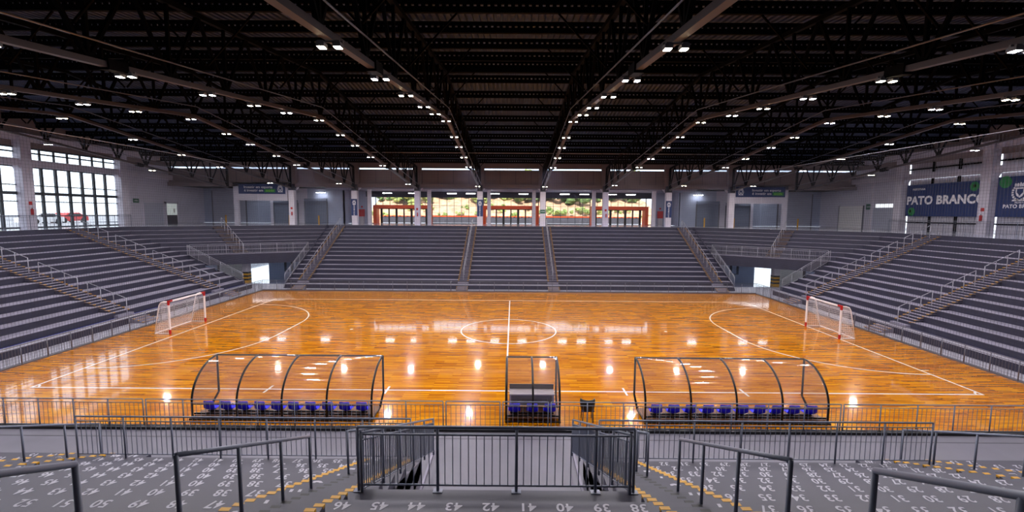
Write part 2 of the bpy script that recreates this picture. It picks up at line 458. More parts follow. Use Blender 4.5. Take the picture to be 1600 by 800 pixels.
# near seat numbers ----------------------------------------------------------------
PT_ = [.534, .537, .543, .547, .551, .555, .565, .57]
SX_ = [3.88, 3.89, 3.93, 3.95, 4.01, 4.04, 4.12, 4.2]
LS = {0: 34, 1: 34, 2: 35, 3: 36, 4: 37, 5: 37, 6: 47, 7: 49}
RS = {0: 33, 1: 33, 2: 34, 3: 35, 4: 36, 5: 36, 6: 37, 7: 37}
def put_num(k, txt, x):
    ya = NY0-NR*k-.135
    text_part(NT_[k], 'seat_number', str(txt), .25, num_paint, (x, ya, zt(k)+.0025), (0, 0, PI), .004)
for k in range(0, 8):
    lim = (12.6 - .82*k)*1.12+1.2
    for j in range(60):
        x = -SX_[k]-PT_[k]*j
        if -x > 11.15 and k < 8: break
        if -x > lim: break
        put_num(k, LS[k]+j, x)
    for j in range(60):
        x = SX_[k]-.06+PT_[k]*j
        if x > 10.9: break
        if x > lim: break
        v = RS[k]-j
        if v > 0: put_num(k, v, x)
    # beyond the outer aisles
    if k < 3:
        for j in range(4):
            x = -12.95-.54*j
            if -x < lim+1.5: put_num(k, 14+j+k, x)
            x = 12.75+.54*j
            if x < lim+1.5: put_num(k, 14-j+k, x)
for x, t in ((-10.65, 47), (-11.15, 48), (-13.0, 14), (-13.55, 15)): put_num(-1, t, x)
for x, t in ((10.55, 20), (11.05, 19), (13.0, 13), (13.5, 12)): put_num(-1, t, x)
for j in range(9): put_num(6, 46-j, -2.24+.549*j)
for j in range(9): put_num(7, 48-j, -2.24+.549*j)

# ------------------------------------------------------------------ aisle stairs
def stair(label, axis, c, w, base, run, sgn, k0, k1, group, lower=None, letters=None, tread=concrete_tread, nose=True):
    """axis 'y': climbs along +/-y with centre x=c ; axis 'x': climbs along +/-x with centre y=c. base = nosing of tier 0"""
    loc = (c, base, zt(k0)) if axis == 'y' else (base, c, zt(k0))
    st = thing('aisle_stair', label, 'stairs', loc, group)
    def bx(u0, u1, v0, v1, z0, z1, mb=None):
        mb = mb or MB()
        return mb.box(v0, v1, u0, u1, z0, z1) if axis == 'y' else mb.box(u0, u1, v0, v1, z0, z1)
    key0 = (axis, w, run, sgn, tread.name)
    for k in range(k0, k1):
        u = base+sgn*run*k
        for i in (1, 2):
            ua = u+sgn*run*i/3; ub = u+sgn*run
            z0 = zt(k)+RISE*(i-1)/3; z1 = zt(k)+RISE*i/3
            L = (c, ua, z0) if axis == 'y' else (ua, c, z0)
            dd = sgn*run*(3-i)/3
            o = inst(st, 'step', ('st',)+key0+(i,), lambda mb: bx(0, dd, -w/2, w/2, 0, RISE/3-.015, mb), riser_paint, L)
            inst(o, 'tread', ('tr',)+key0+(i,), lambda mb: bx(0, dd, -w/2, w/2, RISE/3-.015, RISE/3, mb), tread, L)
            if nose:
                def nf(mb):
                    for sd in (-1, 1):
                        bx(-sgn*.005, sgn*.07, sd*(w/2-.14), sd*(w/2+.004), RISE/3-.035, RISE/3+.004, mb)
                        if tread is not near_tread: bx(0, sgn*run/3, sd*(w/2-.05), sd*(w/2+.004), RISE/3, RISE/3+.004, mb)
                inst(o, 'nosing', ('no',)+key0+(i,), nf, yellow, L, 'yellow painted step edge')
        if nose:
            L = (c, u, zt(k)) if axis == 'y' else (u, c, zt(k))
            def nf2(mb):
                for sd in (-1, 1):
                    bx(-sgn*.005, sgn*.07, sd*(w/2-.14), sd*(w/2+.004), -.035, .004, mb)
                    if tread is not near_tread: bx(0, sgn*run/3, sd*(w/2-.05), sd*(w/2+.004), 0, .004, mb)
            inst(st, 'nosing', ('nk',)+key0, nf2, yellow, L, 'yellow painted row edge')
    return st
def low_steps(st, axis, c, w, u0, u1, sgn, z1, n, tread=concrete_tread):
    """n steps from floor z=0 up to z1 between u0 (outer) and u1"""
    for i in range(n):
        ua = u0+(u1-u0)*i/n
        mb = MB(); z = z1*(i+1)/(n+1)
        if axis == 'y': mb.box(c-w/2, c+w/2, ua, u1, z1*i/(n+1), z)
        else: mb.box(ua, u1, c-w/2, c+w/2, z1*i/(n+1), z)
        o = part(st, 'step', mb, tread)
        mb = MB()
        for sd in (-1, 1):
            if axis == 'y': mb.box(c+sd*w/2-.05, c+sd*w/2+.05, ua-sgn*.004, ua+sgn*.08, z-.035, z+.004)
            else: mb.box(ua-sgn*.004, ua+sgn*.08, c+sd*w/2-.05, c+sd*w/2+.05, z-.035, z+.004)
        if axis == 'y': mb.box(c-w/2, c+w/2, ua-sgn*.004, ua+sgn*.02, z-.01, z+.003)
        else: mb.box(ua-sgn*.004, ua+sgn*.02, c-w/2, c+w/2, z-.01, z+.003)
        part(o, 'nosing', mb, yellow, 'yellow painted step edge')

def handrail(label, pts, zb, posts, rad=.024, h=.9, m=rail_light, group=None, prad=None):
    """pts: list of (x,y,z top) ; posts: list of (x,y,zfoot,ztop)"""
    x, y, z = posts[0][0], posts[0][1], posts[0][2]
    t = thing('handrail', label, 'handrail', (x, y, z), group)
    part(t, 'rail', MB().tube(pts, rad, 8), m, smooth=True)
    for (x, y, z0, z1) in posts:
        inst(t, 'post', ('hp', m.name, round(z1-z0, 3), prad or rad), lambda mb: mb.tube([(0, 0, 0), (0, 0, z1-z0)], prad or rad*.9, 8), m, (x, y, z0), smooth=True)
    return t

# far stairs
far_x = [(-20.45, 'far left'), (-4.65, 'left of centre'), (4.2, 'right of centre'), (20.4, 'far right')]
for cx, nm in far_x:
    st = stair('narrow yellow-edged stair up the far grandstand, ' + nm, 'y', cx, 1.05, FY0, FR, 1, 0, NT, 'stairs of the far grandstand')
    low_steps(st, 'y', cx, 1.05, 24.75, 25.67, 1, .4, 3)
    low_steps(st, 'y', cx, 1.05, 25.95, FY0, 1, .4, 0)
    inst(st, 'step', ('x1', cx), lambda mb: mb.box(-.525, .525, 0, .3, 0, .2), concrete_tread, (cx, FY0-.3, .4))
    for g, (ka, kb) in enumerate(((0, 3), (3.3, 6.3), (6.6, 9.6), (10, 12.8))):
        def zz(k): return H0+RISE*k
        ps = []
        for i in range(4):
            k = ka+(kb-ka)*i/3; ps.append((cx, FY0+FR*k, zt(int(k)), zz(k)+.95))
        handrail('pale handrail on the %s far stair, %s section from below' % (nm, ORD[g].replace('nearest', 'lowest')),
                 [(p[0], p[1], p[3]) for p in ps], 0, ps, .022, m=rail_light, group='handrails on the far stairs')

# side stairs
for sgn, x0, run, cs_, nm in ((-1, LX0, LR, (11.35, 21.1, 1.0), 'left'), (1, RX0, RR, (10.3, 19.6, .5), 'right')):
    for ci, cy in enumerate(cs_):
        if ci == 2: pass
        wh = ('middle', 'far', 'near')[ci]
        st = stair('%s grandstand stair with yellow step edges, %s one' % (nm, wh), 'x', cy, 1.25, sgn*x0, run, sgn, 0, NT, 'stairs of the side grandstands')
        low_steps(st, 'x', cy+.4, 1.25, sgn*(x0-1.6), sgn*(x0-.72), sgn, .41, 3)
        inst(st, 'step', ('x2', sgn), lambda mb: mb.box(0, sgn*.3, -.62, .62, 0, .19), concrete_tread, (sgn*(x0-.3), cy, .41))
        for g, (ka, kb) in enumerate(((-.3, 2.4), (3.1, 5.8), (6.5, 9.2), (9.9, 12.6))):
            ps = []
            for i in range(4):
                k = ka+(kb-ka)*i/3; ps.append((sgn*(x0+run*k), cy+.1, zt(math.floor(k)) if k >= 0 else .41, H0+RISE*k+.95))
            handrail('%s handrail section on the %s grandstand, %s stair' % (ORD[g].replace('nearest', 'lowest'), nm, wh),
                     [(p[0], p[1], p[3]) for p in ps], 0, ps, .024, m=rail_light, group='handrails on the side stairs')

# corner stairs
for sgn, P_, cst, nm in ((-1, PL, .42, 'left'), (1, PR, .42, 'right')):
    a6, b6 = P_(6); a13, b13 = P_(13)
    t0 = .42 if sgn < 0 else .45
    def pt(k, t): a, b = P_(k); return Vector((a[0]+(b[0]-a[0])*t, a[1]+(b[1]-a[1])*t, 0))
    st = thing('aisle_stair', 'short %s corner stair behind the balcony railing' % nm, 'stairs', pt(6, t0)+Vector((0, 0, zt(6))), 'stairs of the corner grandstands')
    for k in range(6, NT):
        d = (pt(k+1, t0)-pt(k, t0)); d.normalize() ; w = (pt(k, 1)-pt(k, 0)).normalized()
        L = (pt(k+1, t0)-pt(k, t0)).length
        n_ = Vector((-w.y, w.x, 0));
        if n_.dot(d) < 0: n_ = -n_
        for i in (1, 2):
            p0 = pt(k, t0)+d*L*i/3; p1 = pt(k+1, t0)
            poly = [p0-w*.6, p0+w*.6, p1+w*.6, p1-w*.6]; poly = [(q.x, q.y) for q in poly]
            ar = sum(poly[j][0]*poly[(j+1) % 4][1]-poly[(j+1) % 4][0]*poly[j][1] for j in range(4))
            if ar < 0: poly = poly[::-1]
            o = part(st, 'step', MB().prism(poly, zt(k)+RISE*(i-1)/3, zt(k)+RISE*i/3), riser_paint)
            mb = MB()
            for e in (-1, 1):
                q0 = p0+w*.57*e; q1 = p0+w*.57*e+d*L/3
                z = zt(k)+RISE*i/3
                mb.bar((q0.x, q0.y, z), (q1.x, q1.y, z), .07, .01)
            qa = p0-w*.57; qb = p0+w*.57; mb.bar((qa.x, qa.y, z), (qb.x, qb.y, z), .03, .01)
            part(o, 'nosing', mb, yellow, 'yellow painted step edge')
    for g, (ka, kb) in enumerate(((6.3, 9.2), (9.8, 12.9))):
        ps = []
        for i in range(4):
            k = ka+(kb-ka)*i/3; q = pt(k, t0+.01); ps.append((q.x, q.y, zt(int(k)), H0+RISE*k+.95))
        handrail('%s handrail of the %s corner stair' % (('lower', 'upper')[g], nm), [(p[0], p[1], p[3]) for p in ps], 0, ps, .024, m=rail_light)

# near stairs
for cx, nm, k0 in ((-3.08, 'left of the stairwell railing', 0), (3.05, 'right of the stairwell railing', 0), (-11.95, 'near the left end of the front railing', -1), (11.75, 'near the right end of the front railing', -1)):
    w = 1.3
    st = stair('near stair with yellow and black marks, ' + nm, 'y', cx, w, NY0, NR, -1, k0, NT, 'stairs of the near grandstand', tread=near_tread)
    for k in range(k0, 9):
        for i in (0, 1, 2):
            y = NY0-NR*(k+i/3); z = zt(k)+RISE*i/3+.003
            inst(st, 'grip_strip', 'grip', lambda mb: mb.box(-.07, .07, -.17, -.05, 0, .003), black_paint, (cx-.02, y, z), 'black anti-slip patch')
        if k < 8: text_part(st, 'row_letter', chr(ord('A')+k+2), .3, num_paint, (cx-.32*(1 if cx < 0 else -1)*(1 if abs(cx) < 5 else 0)+.0, NY0-NR*k-.13, zt(k)+.004), (0, 0, PI), .012)
def nz(y): return H0+RISE*((NY0-y)/NR)
RP = rail_dark
for s, nm in ((-1, 'left'), (1, 'right')):
    x = -3.18 if s < 0 else 3.12
    for g, ys in enumerate(((-6.9, -7.8, -8.7, -9.5), (-11.24, -12.18, -13.2, -14.24), (-15.29, -16.3, -17.3))):
        ps = [(x, y, nz(y)-.15, nz(y)+.93) for y in ys]
        if g == 2:
            ps = [(x, y, nz(y)-.1, nz(y)+.97) for y in ys]
        handrail('%s grey pipe handrail of the near stair, %s of the stairwell' % (('lowest', 'middle', 'closest and largest')[g], nm),
                 [(p[0], p[1], p[3]) for p in ps], 0, ps, .027, m=RP, group='handrails on the near stairs')
    x = -11.75 if s < 0 else 11.6
    ys = (-5.9, -6.9, -7.95, -9.0)
    ps = [(x, y, zt(math.floor((NY0-y)/NR)), nz(y)+.9) for y in ys]
    handrail('slim grey handrail beyond the %s end of the front railing' % nm, [(p[0], p[1], p[3]) for p in ps], 0, ps, .027, m=RP)

# ------------------------------------------------------------------ railings with balusters
def railing(label, a, b, h, npost, bal, m=rail_dark, group=None, split=True, top=.024, second=.13, low=.11, foot=False, pr=.022, br=.009, name='railing', zfoot=None, extra=()):
    a = Vector(a); b = Vector(b); L = (b-a).length; L2 = Vector((b.x-a.x, b.y-a.y)).length
    t = thing(name, label, 'railing', a, group)
    up = Vector((0, 0, 1))
    part(t, 'top_rail', MB().tube([a+up*h, b+up*h], top, 8), m, smooth=True)
    part(t, 'upper_rail', MB().tube([a+up*(h-second), b+up*(h-second)], top*.6, 6), m, smooth=True)
    part(t, 'lower_rail', MB().tube([a+up*low, b+up*low], top*.6, 6), m, smooth=True)
    ts = [i/(npost-1) for i in range(npost)]+list(extra)
    for s in ts:
        p = a.lerp(b, s)
        inst(t, 'post', ('rp', m.name, h, pr), lambda mb: mb.tube([(0, 0, 0), (0, 0, h)], pr, 8), m, p, smooth=True)
        if foot: inst(t, 'base_plate', ('bp', m.name), lambda mb: mb.box(-.08, .08, -.06, .06, 0, .012), m, p)
    n = int(L2/bal); hb = h-second-low
    if split:
        for i in range(1, n):
            p = a.lerp(b, i/n)+up*low
            inst(t, 'baluster', ('ba', m.name, round(hb, 3), br), lambda mb: mb.tube([(0, 0, 0), (0, 0, hb)], br, 5, False), m, p)
    else:
        mb = MB()
        for i in range(1, n):
            p = a.lerp(b, i/n)+up*low; mb.tube([p, p+up*hb], br, 4, False)
        part(t, 'balusters', mb, m, kind='stuff')
    return t
# stairwell railing
YR = NY0-NR*5-.04
railing('front cross railing of the stairwell, closest to the row numbered 38 to 46', (-2.33, YR+0.0, zt(5)), (2.33, YR, zt(5)), 1.13, 2, .132, foot=True, extra=(.288, .574, .862), pr=.026, top=.03, group='stairwell railings')
for s in (-1, 1):
    railing('sloping %s side railing of the stairwell' % ('left' if s < 0 else 'right'), (s*2.26, YR-.05, zt(5)-.05), (s*2.05, -5.75, .33), 1.1, 6, .105, pr=.026, br=.011, group='stairwell railings')
# front railings on the first row
railing('front railing along the first numbered row, left of the stairwell', (-11.45, NY0-.05, H0), (-2.45, NY0-.05, H0), 1.16, 8, .133, group='front railings of the near grandstand', foot=False)
railing('front railing along the first numbered row, right of the stairwell', (2.6, NY0-.05, H0), (11.5, NY0-.05, H0), 1.16, 8, .133, group='front railings of the near grandstand')
# court barriers
sbar = MB().box(-22.9, 22.9, BY0-.18, BY0-.0, 0, .09)
single('barrier_kerb', sbar, black_plastic, 'long black kerb under the near court railing', 'kerb')
YN = BY0-.03
for i, (x0, x1) in enumerate(((-23.2, -12.4), (-12.3, -2.1), (-2.0, -.15), (-.05, 1.5), (1.6, 11.5), (11.6, 22.9))):
    nm = ('in front of the left corner', 'behind the left bench shelter', 'just left of the small shelter', 'behind the small shelter', 'behind the right bench shelter', 'in front of the right corner')[i]
    railing('slim grey court railing ' + nm, (x0, YN, .0), (x1, YN, .0), 1.02, max(2, int(round((x1-x0)/1.27))+1), .155, group='near court railings', pr=.02, br=.007, top=.02, second=.12)
railing('left court-side barrier railing', (BX0, BY0, 0), (BX0, BY1, 0), .98, 23, .14, m=rail_metal, split=False, group='outer court railings', br=.011)
railing('right court-side barrier railing', (BX1, BY0, 0), (BX1, BY1, 0), .98, 23, .14, m=rail_metal, split=False, group='outer court railings', br=.011)
railing('far court-side barrier railing', (BX0, BY1, 0), (BX1, BY1, 0), .98, 35, .14, m=rail_metal, split=False, group='outer court railings', br=.011)
single('barrier_kerb', MB().box(BX0-.1, BX0+.02, BY0, BY1, 0, .06), rail_metal, 'low grey kerb under the left court barrier', 'kerb')
single('barrier_kerb', MB().box(BX1-.02, BX1+.1, BY0, BY1, 0, .06), rail_metal, 'low grey kerb under the right court barrier', 'kerb')
single('barrier_kerb', MB().box(BX0, BX1, BY1-.02, BY1+.12, 0, .1), rail_metal, 'low grey kerb under the far court barrier', 'kerb')
# balcony railings and sloping ones
for sgn, P_, x0, run, yb, xe, nm in ((-1, PL, LX0, LR, LB, FXL, 'left'), (1, PR, RX0, RR, RB, FXR, 'right')):
    a, b = P_(6)
    railing('balcony railing over the %s corner passage' % nm, (a[0], a[1], zt(6)), (b[0], b[1], zt(6)), 1.0, 8, .14, m=rail_light, split=False, group='corner balcony railings', br=.01)
    railing('sloping railing at the end of the %s grandstand beside the passage' % nm, (sgn*(x0+run*6), yb-.3, zt(6)), (sgn*x0, yb-.8, zt(0)-.3), 1.0, 6, .14, m=rail_light, split=False, group='passage side railings', br=.01)
    railing('sloping railing at the %s end of the far grandstand' % nm, (xe, FY0+FR*6, zt(6)), (xe, 25.7, .4), 1.0, 6, .16, m=rail_light, split=False, group='passage side railings', br=.008)
# concourse railings by the side walls
for sgn, nm, y0, y1 in ((-1, 'left windows', 8, 31), (1, 'right banners', 8, 31.5)):
    railing('thin guard railing in front of the ' + nm, (sgn*41.0, y0, ZC), (sgn*41.0, y1, ZC), 1.1, 12, .16, m=rail_dark, split=False, group='concourse guard railings', br=.008)

# ------------------------------------------------------------------ safety nets
def net(label, a, b, z0, z1, pit=.16, r=.0032):
    a = Vector((a[0], a[1], 0)); b = Vector((b[0], b[1], 0)); L = (b-a).length
    t = thing('safety_net', label, 'net', (a.x, a.y, z0), 'safety nets around the court')
    mb = MB(); n = int(L/pit)
    def strip(p, q):
        mb.bar(p, q, r*2)
    for i in range(n+1):
        p = a.lerp(b, i/n); strip((p.x, p.y, z0), (p.x, p.y, z1))
    for i in range(int((z1-z0)/pit)+1):
        z = z0+i*pit; strip((a.x, a.y, z), (b.x, b.y, z))
    part(t, 'mesh_cords', mb, net_dark, kind='stuff')
    part(t, 'support_cable', MB().tube([(a.x, a.y, z1), (b.x, b.y, z1)], .018, 5), rail_light, 'pale cable carrying the net')
net('fine dark safety net hanging across the far side of the court', (BX0, BY1+.15), (BX1, BY1+.15), .05, 12.9-.0)
net('fine dark safety net hanging along the left side of the court', (BX0-.1, 0), (BX0-.1, BY1), .05, 11.4)
net('fine dark safety net hanging along the right side of the court', (BX1+.1, 0), (BX1+.1, BY1), .05, 11.4)

# ------------------------------------------------------------------ goals
def goal(x, s, label):
    g = thing('futsal_goal', label, 'goal', (x, 10.1, 0), 'futsal goals')
    r = .04; y0, y1 = 8.5, 11.7; D = .95*s; d2 = .55*s
    for y in (y0, y1):
        p = part(g, 'goal_post', MB().box(x-r, x+r, y-r, y+r, 0, 2.0), goal_white)
        part(p, 'foot_band', MB().box(x-r-.006, x+r+.006, y-r-.006, y+r+.006, 0, .28), red_paint, 'red foot of the post')
        part(p, 'corner_joint', MB().box(x-r-.008, x+r+.008, y-r-.008, y+r+.008, 1.78, 2.06), red_paint, 'red corner joint')
        part(p, 'corner_joint', MB().box(x-r-.008, x+r+.008, y-(.0 if y == y0 else .28), y+(.28 if y == y0 else 0), 1.96, 2.06), red_paint, 'red corner joint')
        pts = [(x, y, 2.0), (x+d2*.5, y, 2.0), (x+d2*.85, y, 1.93), (x+d2*1.05, y, 1.75), (x+d2*1.15, y, 1.5), (x+D, y, .03)]
        part(g, 'side_frame', MB().tube(pts, .028, 8), goal_white, smooth=True)
        part(g, 'base_bar', MB().tube([(x, y, .03), (x+D, y, .03)], .025, 8), goal_white)
    part(g, 'crossbar', MB().box(x-r, x+r, y0, y1, 1.96, 2.04), goal_white)
    part(g, 'rear_bar', MB().tube([(x+D, y0, .04), (x+D, y1, .04)], .035, 8), goal_white)
    mb = MB(); n = 26
    prof = [(0, 2.0), (d2*.5, 1.99), (d2*.9, 1.88), (d2*.8, 1.5), (d2*.75, 1.0), (D*.8, .5), (D, .05)]
    def pr(t):
        t = t*(len(prof)-1); i = min(int(t), len(prof)-2); f = t-i
        return (prof[i][0]*(1-f)+prof[i+1][0]*f, prof[i][1]*(1-f)+prof[i+1][1]*f)
    for i in range(n+1):
        y = y0+(y1-y0)*i/n; sag = math.sin(PI*i/n)*.12
        mb.tube([(x+pr(t/8)[0]-0*s, y, pr(t/8)[1]-sag*(1-abs(t/8-.5)*2)*.6) for t in range(9)], .008, 3, False)
    for j in range(25):
        t = j/24; c = pr(t)
        mb.tube([(x+c[0]-s*.05*math.sin(PI*i/8), y0+(y1-y0)*i/8, c[1]-math.sin(PI*i/8)*.12*(1-abs(t-.5)*2)) for i in range(9)], .008, 3, False)
    for y in (y0, y1):
        for j in range(1, 16):
            z = 2.0*j/16; e = D*(1-z/2)+d2*(z/2); mb.tube([(x, y, z), (x+e, y, z-.04)], .008, 3, False)
        for j in range(1, 7):
            f = j/7; mb.tube([(x+D*f, y, .03), (x+d2*f, y, 1.95)], .008, 3, False)
    part(g, 'net', mb, net_white, kind='stuff')
goal(-20.45, -1, 'white futsal goal with red corners at the left end')
goal(19.95, 1, 'white futsal goal with red corners at the right end')

# ------------------------------------------------------------------ bench shelters
def shelter(x0, x1, arcs, label, yf=-1.5, yb=-3.0):
    t = thing('team_shelter', label, 'shelter', ((x0+x1)/2, -2.2, 0), 'dugout shelters')
    def arcpts(x, off=0, n=12):
        return [(x, yf-(yf-yb)*math.sin(a)+off*math.sin(a)*-1, .62+1.33*math.cos(a)+off*math.cos(a)) for a in [PI/2*i/n for i in range(n+1)]]+[(x, yb-off, .1)]
    for i in range(arcs):
        x = x0+(x1-x0)*i/(arcs-1)
        part(t, 'arched_rib', MB().tube(arcpts(x), .038, 8), steel_black, smooth=True)
        if i < arcs-1:
            xn = x0+(x1-x0)*(i+1)/(arcs-1); mb = MB(); a = arcpts(x+.03, .025); b = arcpts(xn-.03, .025); a = a[:-1]; b = b[:-1]
            for j in range(len(a)): mb.v += [a[j], b[j]]
            for j in range(len(a)-1): mb.f.append((2*j, 2*j+1, 2*j+3, 2*j+2))
            part(t, 'clear_panel', mb, poly_sheet, 'clear curved plastic panel', smooth=True)
    part(t, 'front_beam', MB().tube([(x0, yf, 1.95), (x1, yf, 1.95)], .034, 8), steel_black, smooth=True)
    part(t, 'rear_beam', MB().tube([(x0, yb, .62), (x1, yb, .62)], .02, 6), steel_black)
    for x in (x0, x1):
        part(t, 'front_post', MB().tube([(x, yf, 1.95), (x, yf, .5), (x, yf-.5, .12)], .04, 8), steel_black, smooth=True)
        mb = MB(); a = arcpts(x, -.02)[:-1]; b = len(mb.v); mb.v += a+[(x, yf, .62)]
        mb.f.append(tuple(range(len(a)+1))); part(t, 'side_panel', mb, poly_sheet, 'clear plastic side panel')
        part(t, 'base_rail', MB().bar((x, yf-.5, .12), (x, yb-.15, .12), .06), steel_black)
    for yy, zz_ in ((yb-.12, .12), (yb+.45, .12), (yf-.5, .12), (yb+.1, .24)):
        part(t, 'base_beam', MB().bar((x0, yy, zz_), (x1, yy, zz_), .05), steel_black)
    part(t, 'deck_board', MB().box(x0, x1, yb+.1, yf-.45, .14, .165), mat('deck_ply', (120, 84, 60), .6, noise=.2), 'brown plywood deck')
    for i in range(arcs*2-1):
        x = x0+(x1-x0)*i/(arcs*2-2)
        part(t, 'castor', MB().tube([(x-.02, yb+.05, .05), (x+.02, yb+.05, .05)], .05, 10), black_plastic)
    return t
shelter(-11.1, -4.72, 5, 'left arched bench shelter with clear roof on the near sideline')
shelter(.05, 1.95, 3, 'small arched shelter with clear roof at the halfway line')
shelter(4.98, 11.45, 5, 'right arched bench shelter with clear roof on the near sideline')

def bucket_seat(x, y, z, label, group, yaw=0):
    t = thing('shelter_seat', label, 'seat', (x, y, z), group); t.rotation_euler = (0, 0, yaw)
    def shell(mb):
        # back shell (faces +y, we see its rear)
        W_, n = .41, 8
        prof = [(.38, .02), (.22, -.0), (.06, -.005), (-.02, .04), (-.06, .14), (-.08, .26), (-.085, .36)]
        rows = []
        for j, (yy, zz_) in enumerate(prof):
            f = 1 if j < 5 else (1-.04*(j-4))
            row = []
            for i in range(n+1):
                u = i/n*2-1; row.append((u*W_/2*f, yy+.05*(u*u)*(1 if j > 3 else .2), zz_+(.05*u*u if j < 4 else -.02*u**4)))
            rows.append(row)
        b = len(mb.v)
        for row in rows: mb.v += row
        for row in rows: mb.v += [(a, c-.02 if j2 > 3 else c, d-.02) for j2, (a, c, d) in enumerate(row)]
        N = (n+1); R = len(rows)
        for j in range(R-1):
            for i in range(n):
                q = b+j*N+i; mb.f.append((q, q+1, q+N+1, q+N)); q += R*N; mb.f.append((q, q+N, q+N+1, q+1))
        for i in range(n):
            q = b+(R-1)*N+i; mb.f.append((q, q+1, q+1+R*N, q+R*N)); q = b+i; mb.f.append((q+1, q, q+R*N, q+1+R*N))
        for j in range(R-1):
            q = b+j*N; mb.f.append((q, q+N, q+N+R*N, q+R*N)); q = b+j*N+n; mb.f.append((q+N, q, q+R*N, q+N+R*N))
    inst(t, 'seat_shell', 'shell', shell, blue_plastic, (x, y, z), smooth=True)
    inst(t, 'bracket', 'bracket', lambda mb: mb.box(-.03, .03, .05, .3, -.1, -.02), steel_black, (x, y, z))
    return t
def seat_row(x0, x1, n, nm, group):
    t = thing('seat_beam', 'black bench beam carrying the blue seats in the %s' % nm, 'bench frame', ((x0+x1)/2, -2.5, .16), 'bench beams')
    part(t, 'beam', MB().box(x0-.15, x1+.15, -2.62, -2.56, .19, .23), steel_black)
    for i in range(4):
        x = x0+(x1-x0)*i/3
        part(t, 'leg', MB().bar((x, -2.59, .165), (x, -2.59, .22), .04), steel_black)
    for i in range(n):
        x = x0+(x1-x0)*i/(n-1)
        bucket_seat(x, -2.75, .31, 'blue plastic bucket seat in the %s, %s from the left' % (nm, 'first' if i == 0 else ORD[i]), group, random.uniform(-.06, .06))
seat_row(-10.65, -5.15, 10, 'left shelter', 'blue seats in the left shelter')
seat_row(5.45, 11.0, 10, 'right shelter', 'blue seats in the right shelter')
seat_row(.35, 1.62, 3, 'small shelter', 'blue seats in the small shelter')
# officials table in the small shelter
tb = thing('officials_table', 'grey officials table with dark raised front inside the small shelter', 'table', (1.0, -2.0, 0.165))
part(tb, 'tabletop', MB().box(.16, 1.82, -2.42, -1.88, .8, .84), grey_table)
part(tb, 'front_panel', MB().box(.16, 1.82, -1.88, -1.84, .2, 1.02), dark_grey)
for x in (.2, 1.78): part(tb, 'side_panel', MB().box(x-.02, x+.02, -2.42, -1.88, .165, .8), grey_table)
# dark chair right of the small shelter
ch = thing('tub_chair', 'black plastic tub chair standing alone beside the small shelter', 'chair', (2.98, -2.75, 0))
mb = MB(); n = 10
for j, (z, sc) in enumerate(((.42, .24), (.6, .27), (.78, .28), (.84, .25))):
    for i in range(n+1):
        a = PI+PI*i/n; mb.v.append((2.98+math.cos(a)*sc, -2.7+math.sin(a)*.24*(1 if j < 3 else .96), z))
for j in range(3):
    for i in range(n):
        q = j*(n+1)+i; mb.f.append((q, q+1, q+n+2, q+n+1))
bk = part(ch, 'backrest', mb, black_plastic, smooth=True); md = bk.modifiers.new('s', 'SOLIDIFY'); md.thickness = .025
part(ch, 'seat', MB().box(2.76, 3.2, -2.9, -2.45, .4, .44), mat('chair_blue', (26, 36, 90), .6), 'dark blue seat')
for dx in (-.19, .19):
    for dy in (-.2, .2): part(ch, 'leg', MB().tube([(2.98+dx, -2.68+dy, 0), (2.98+dx*.9, -2.68+dy*.9, .4)], .018, 6), black_plastic)

# ------------------------------------------------------------------ roof
def deck():
    mb = MB(); p = .3; x = -45.8
    prof = []
    while x < 45.8:
        prof += [(x, 0), (x+.15, 0), (x+.165, .14), (x+.285, .14)]; x += p
    b = 0; ys = [-32, 9.7, 38.6]
    for y in ys:
        zz_ = 16.55-.1037*abs(y-9.7)
        mb.v += [(a, y, zz_+c) for a, c in prof]
    n = len(prof)
    for j in range(2):
        for i in range(n-1):
            q = j*n+i; mb.f.append((q, q+n, q+n+1, q+1))
    return mb
struct('ceiling', deck(), deck_mat, 'corrugated metal roof deck')
mb = MB()
for s in (1, -1):
    ln = 28.9 if s > 0 else 41.9; y1 = 9.7+s*ln
    a = 16.85; b = 16.85-.1037*ln
    mb.quad8([(-46, 9.7, a), (46, 9.7, a), (46, y1, b), (-46, y1, b), (-46, 9.7, a+.1), (46, 9.7, a+.1), (46, y1, b+.1), (-46, y1, b+.1)])
struct('trim_4', mb, steel_dark, 'outer roof skin above the deck')

def z_roof(y): return 16.5-.1037*abs(y-9.7)
py = [9.7]
for i in range(1, 13): py += [9.7+2.72*i-.55, 9.7-2.72*i+.55]
py = sorted(y for y in py if -21 < y < 38)
for i, y in enumerate(py):
    rid = abs(y-9.7) < .1
    t = thing('roof_purlin', 'dark steel roof purlin across the hall, %s from the camera side' % (ORD[i] if i else 'first'), 'roof beam', (0, y, z_roof(y)-.6), 'roof purlins')
    zt_ = z_roof(y)
    part(t, 'upper_flange', MB().box(-42, 42, y-.05, y+.05, zt_-.18, zt_-.02), steel_dark)
    part(t, 'lower_flange', MB().box(-42, 42, y-.07, y+.07, zt_-.5, zt_-.28), steel_dark)
    mb = MB(); x = -42
    while x < 42: mb.box(x, x+.15, y-.04, y+.04, zt_-.28, zt_-.18); x += .26
    part(t, 'spacer_blocks', mb, steel_dark, kind='stuff')
    if rid: part(t, 'ridge_channel', MB().box(-42, 42, y-.12, y+.12, zt_-.72, zt_-.5), steel_dark)
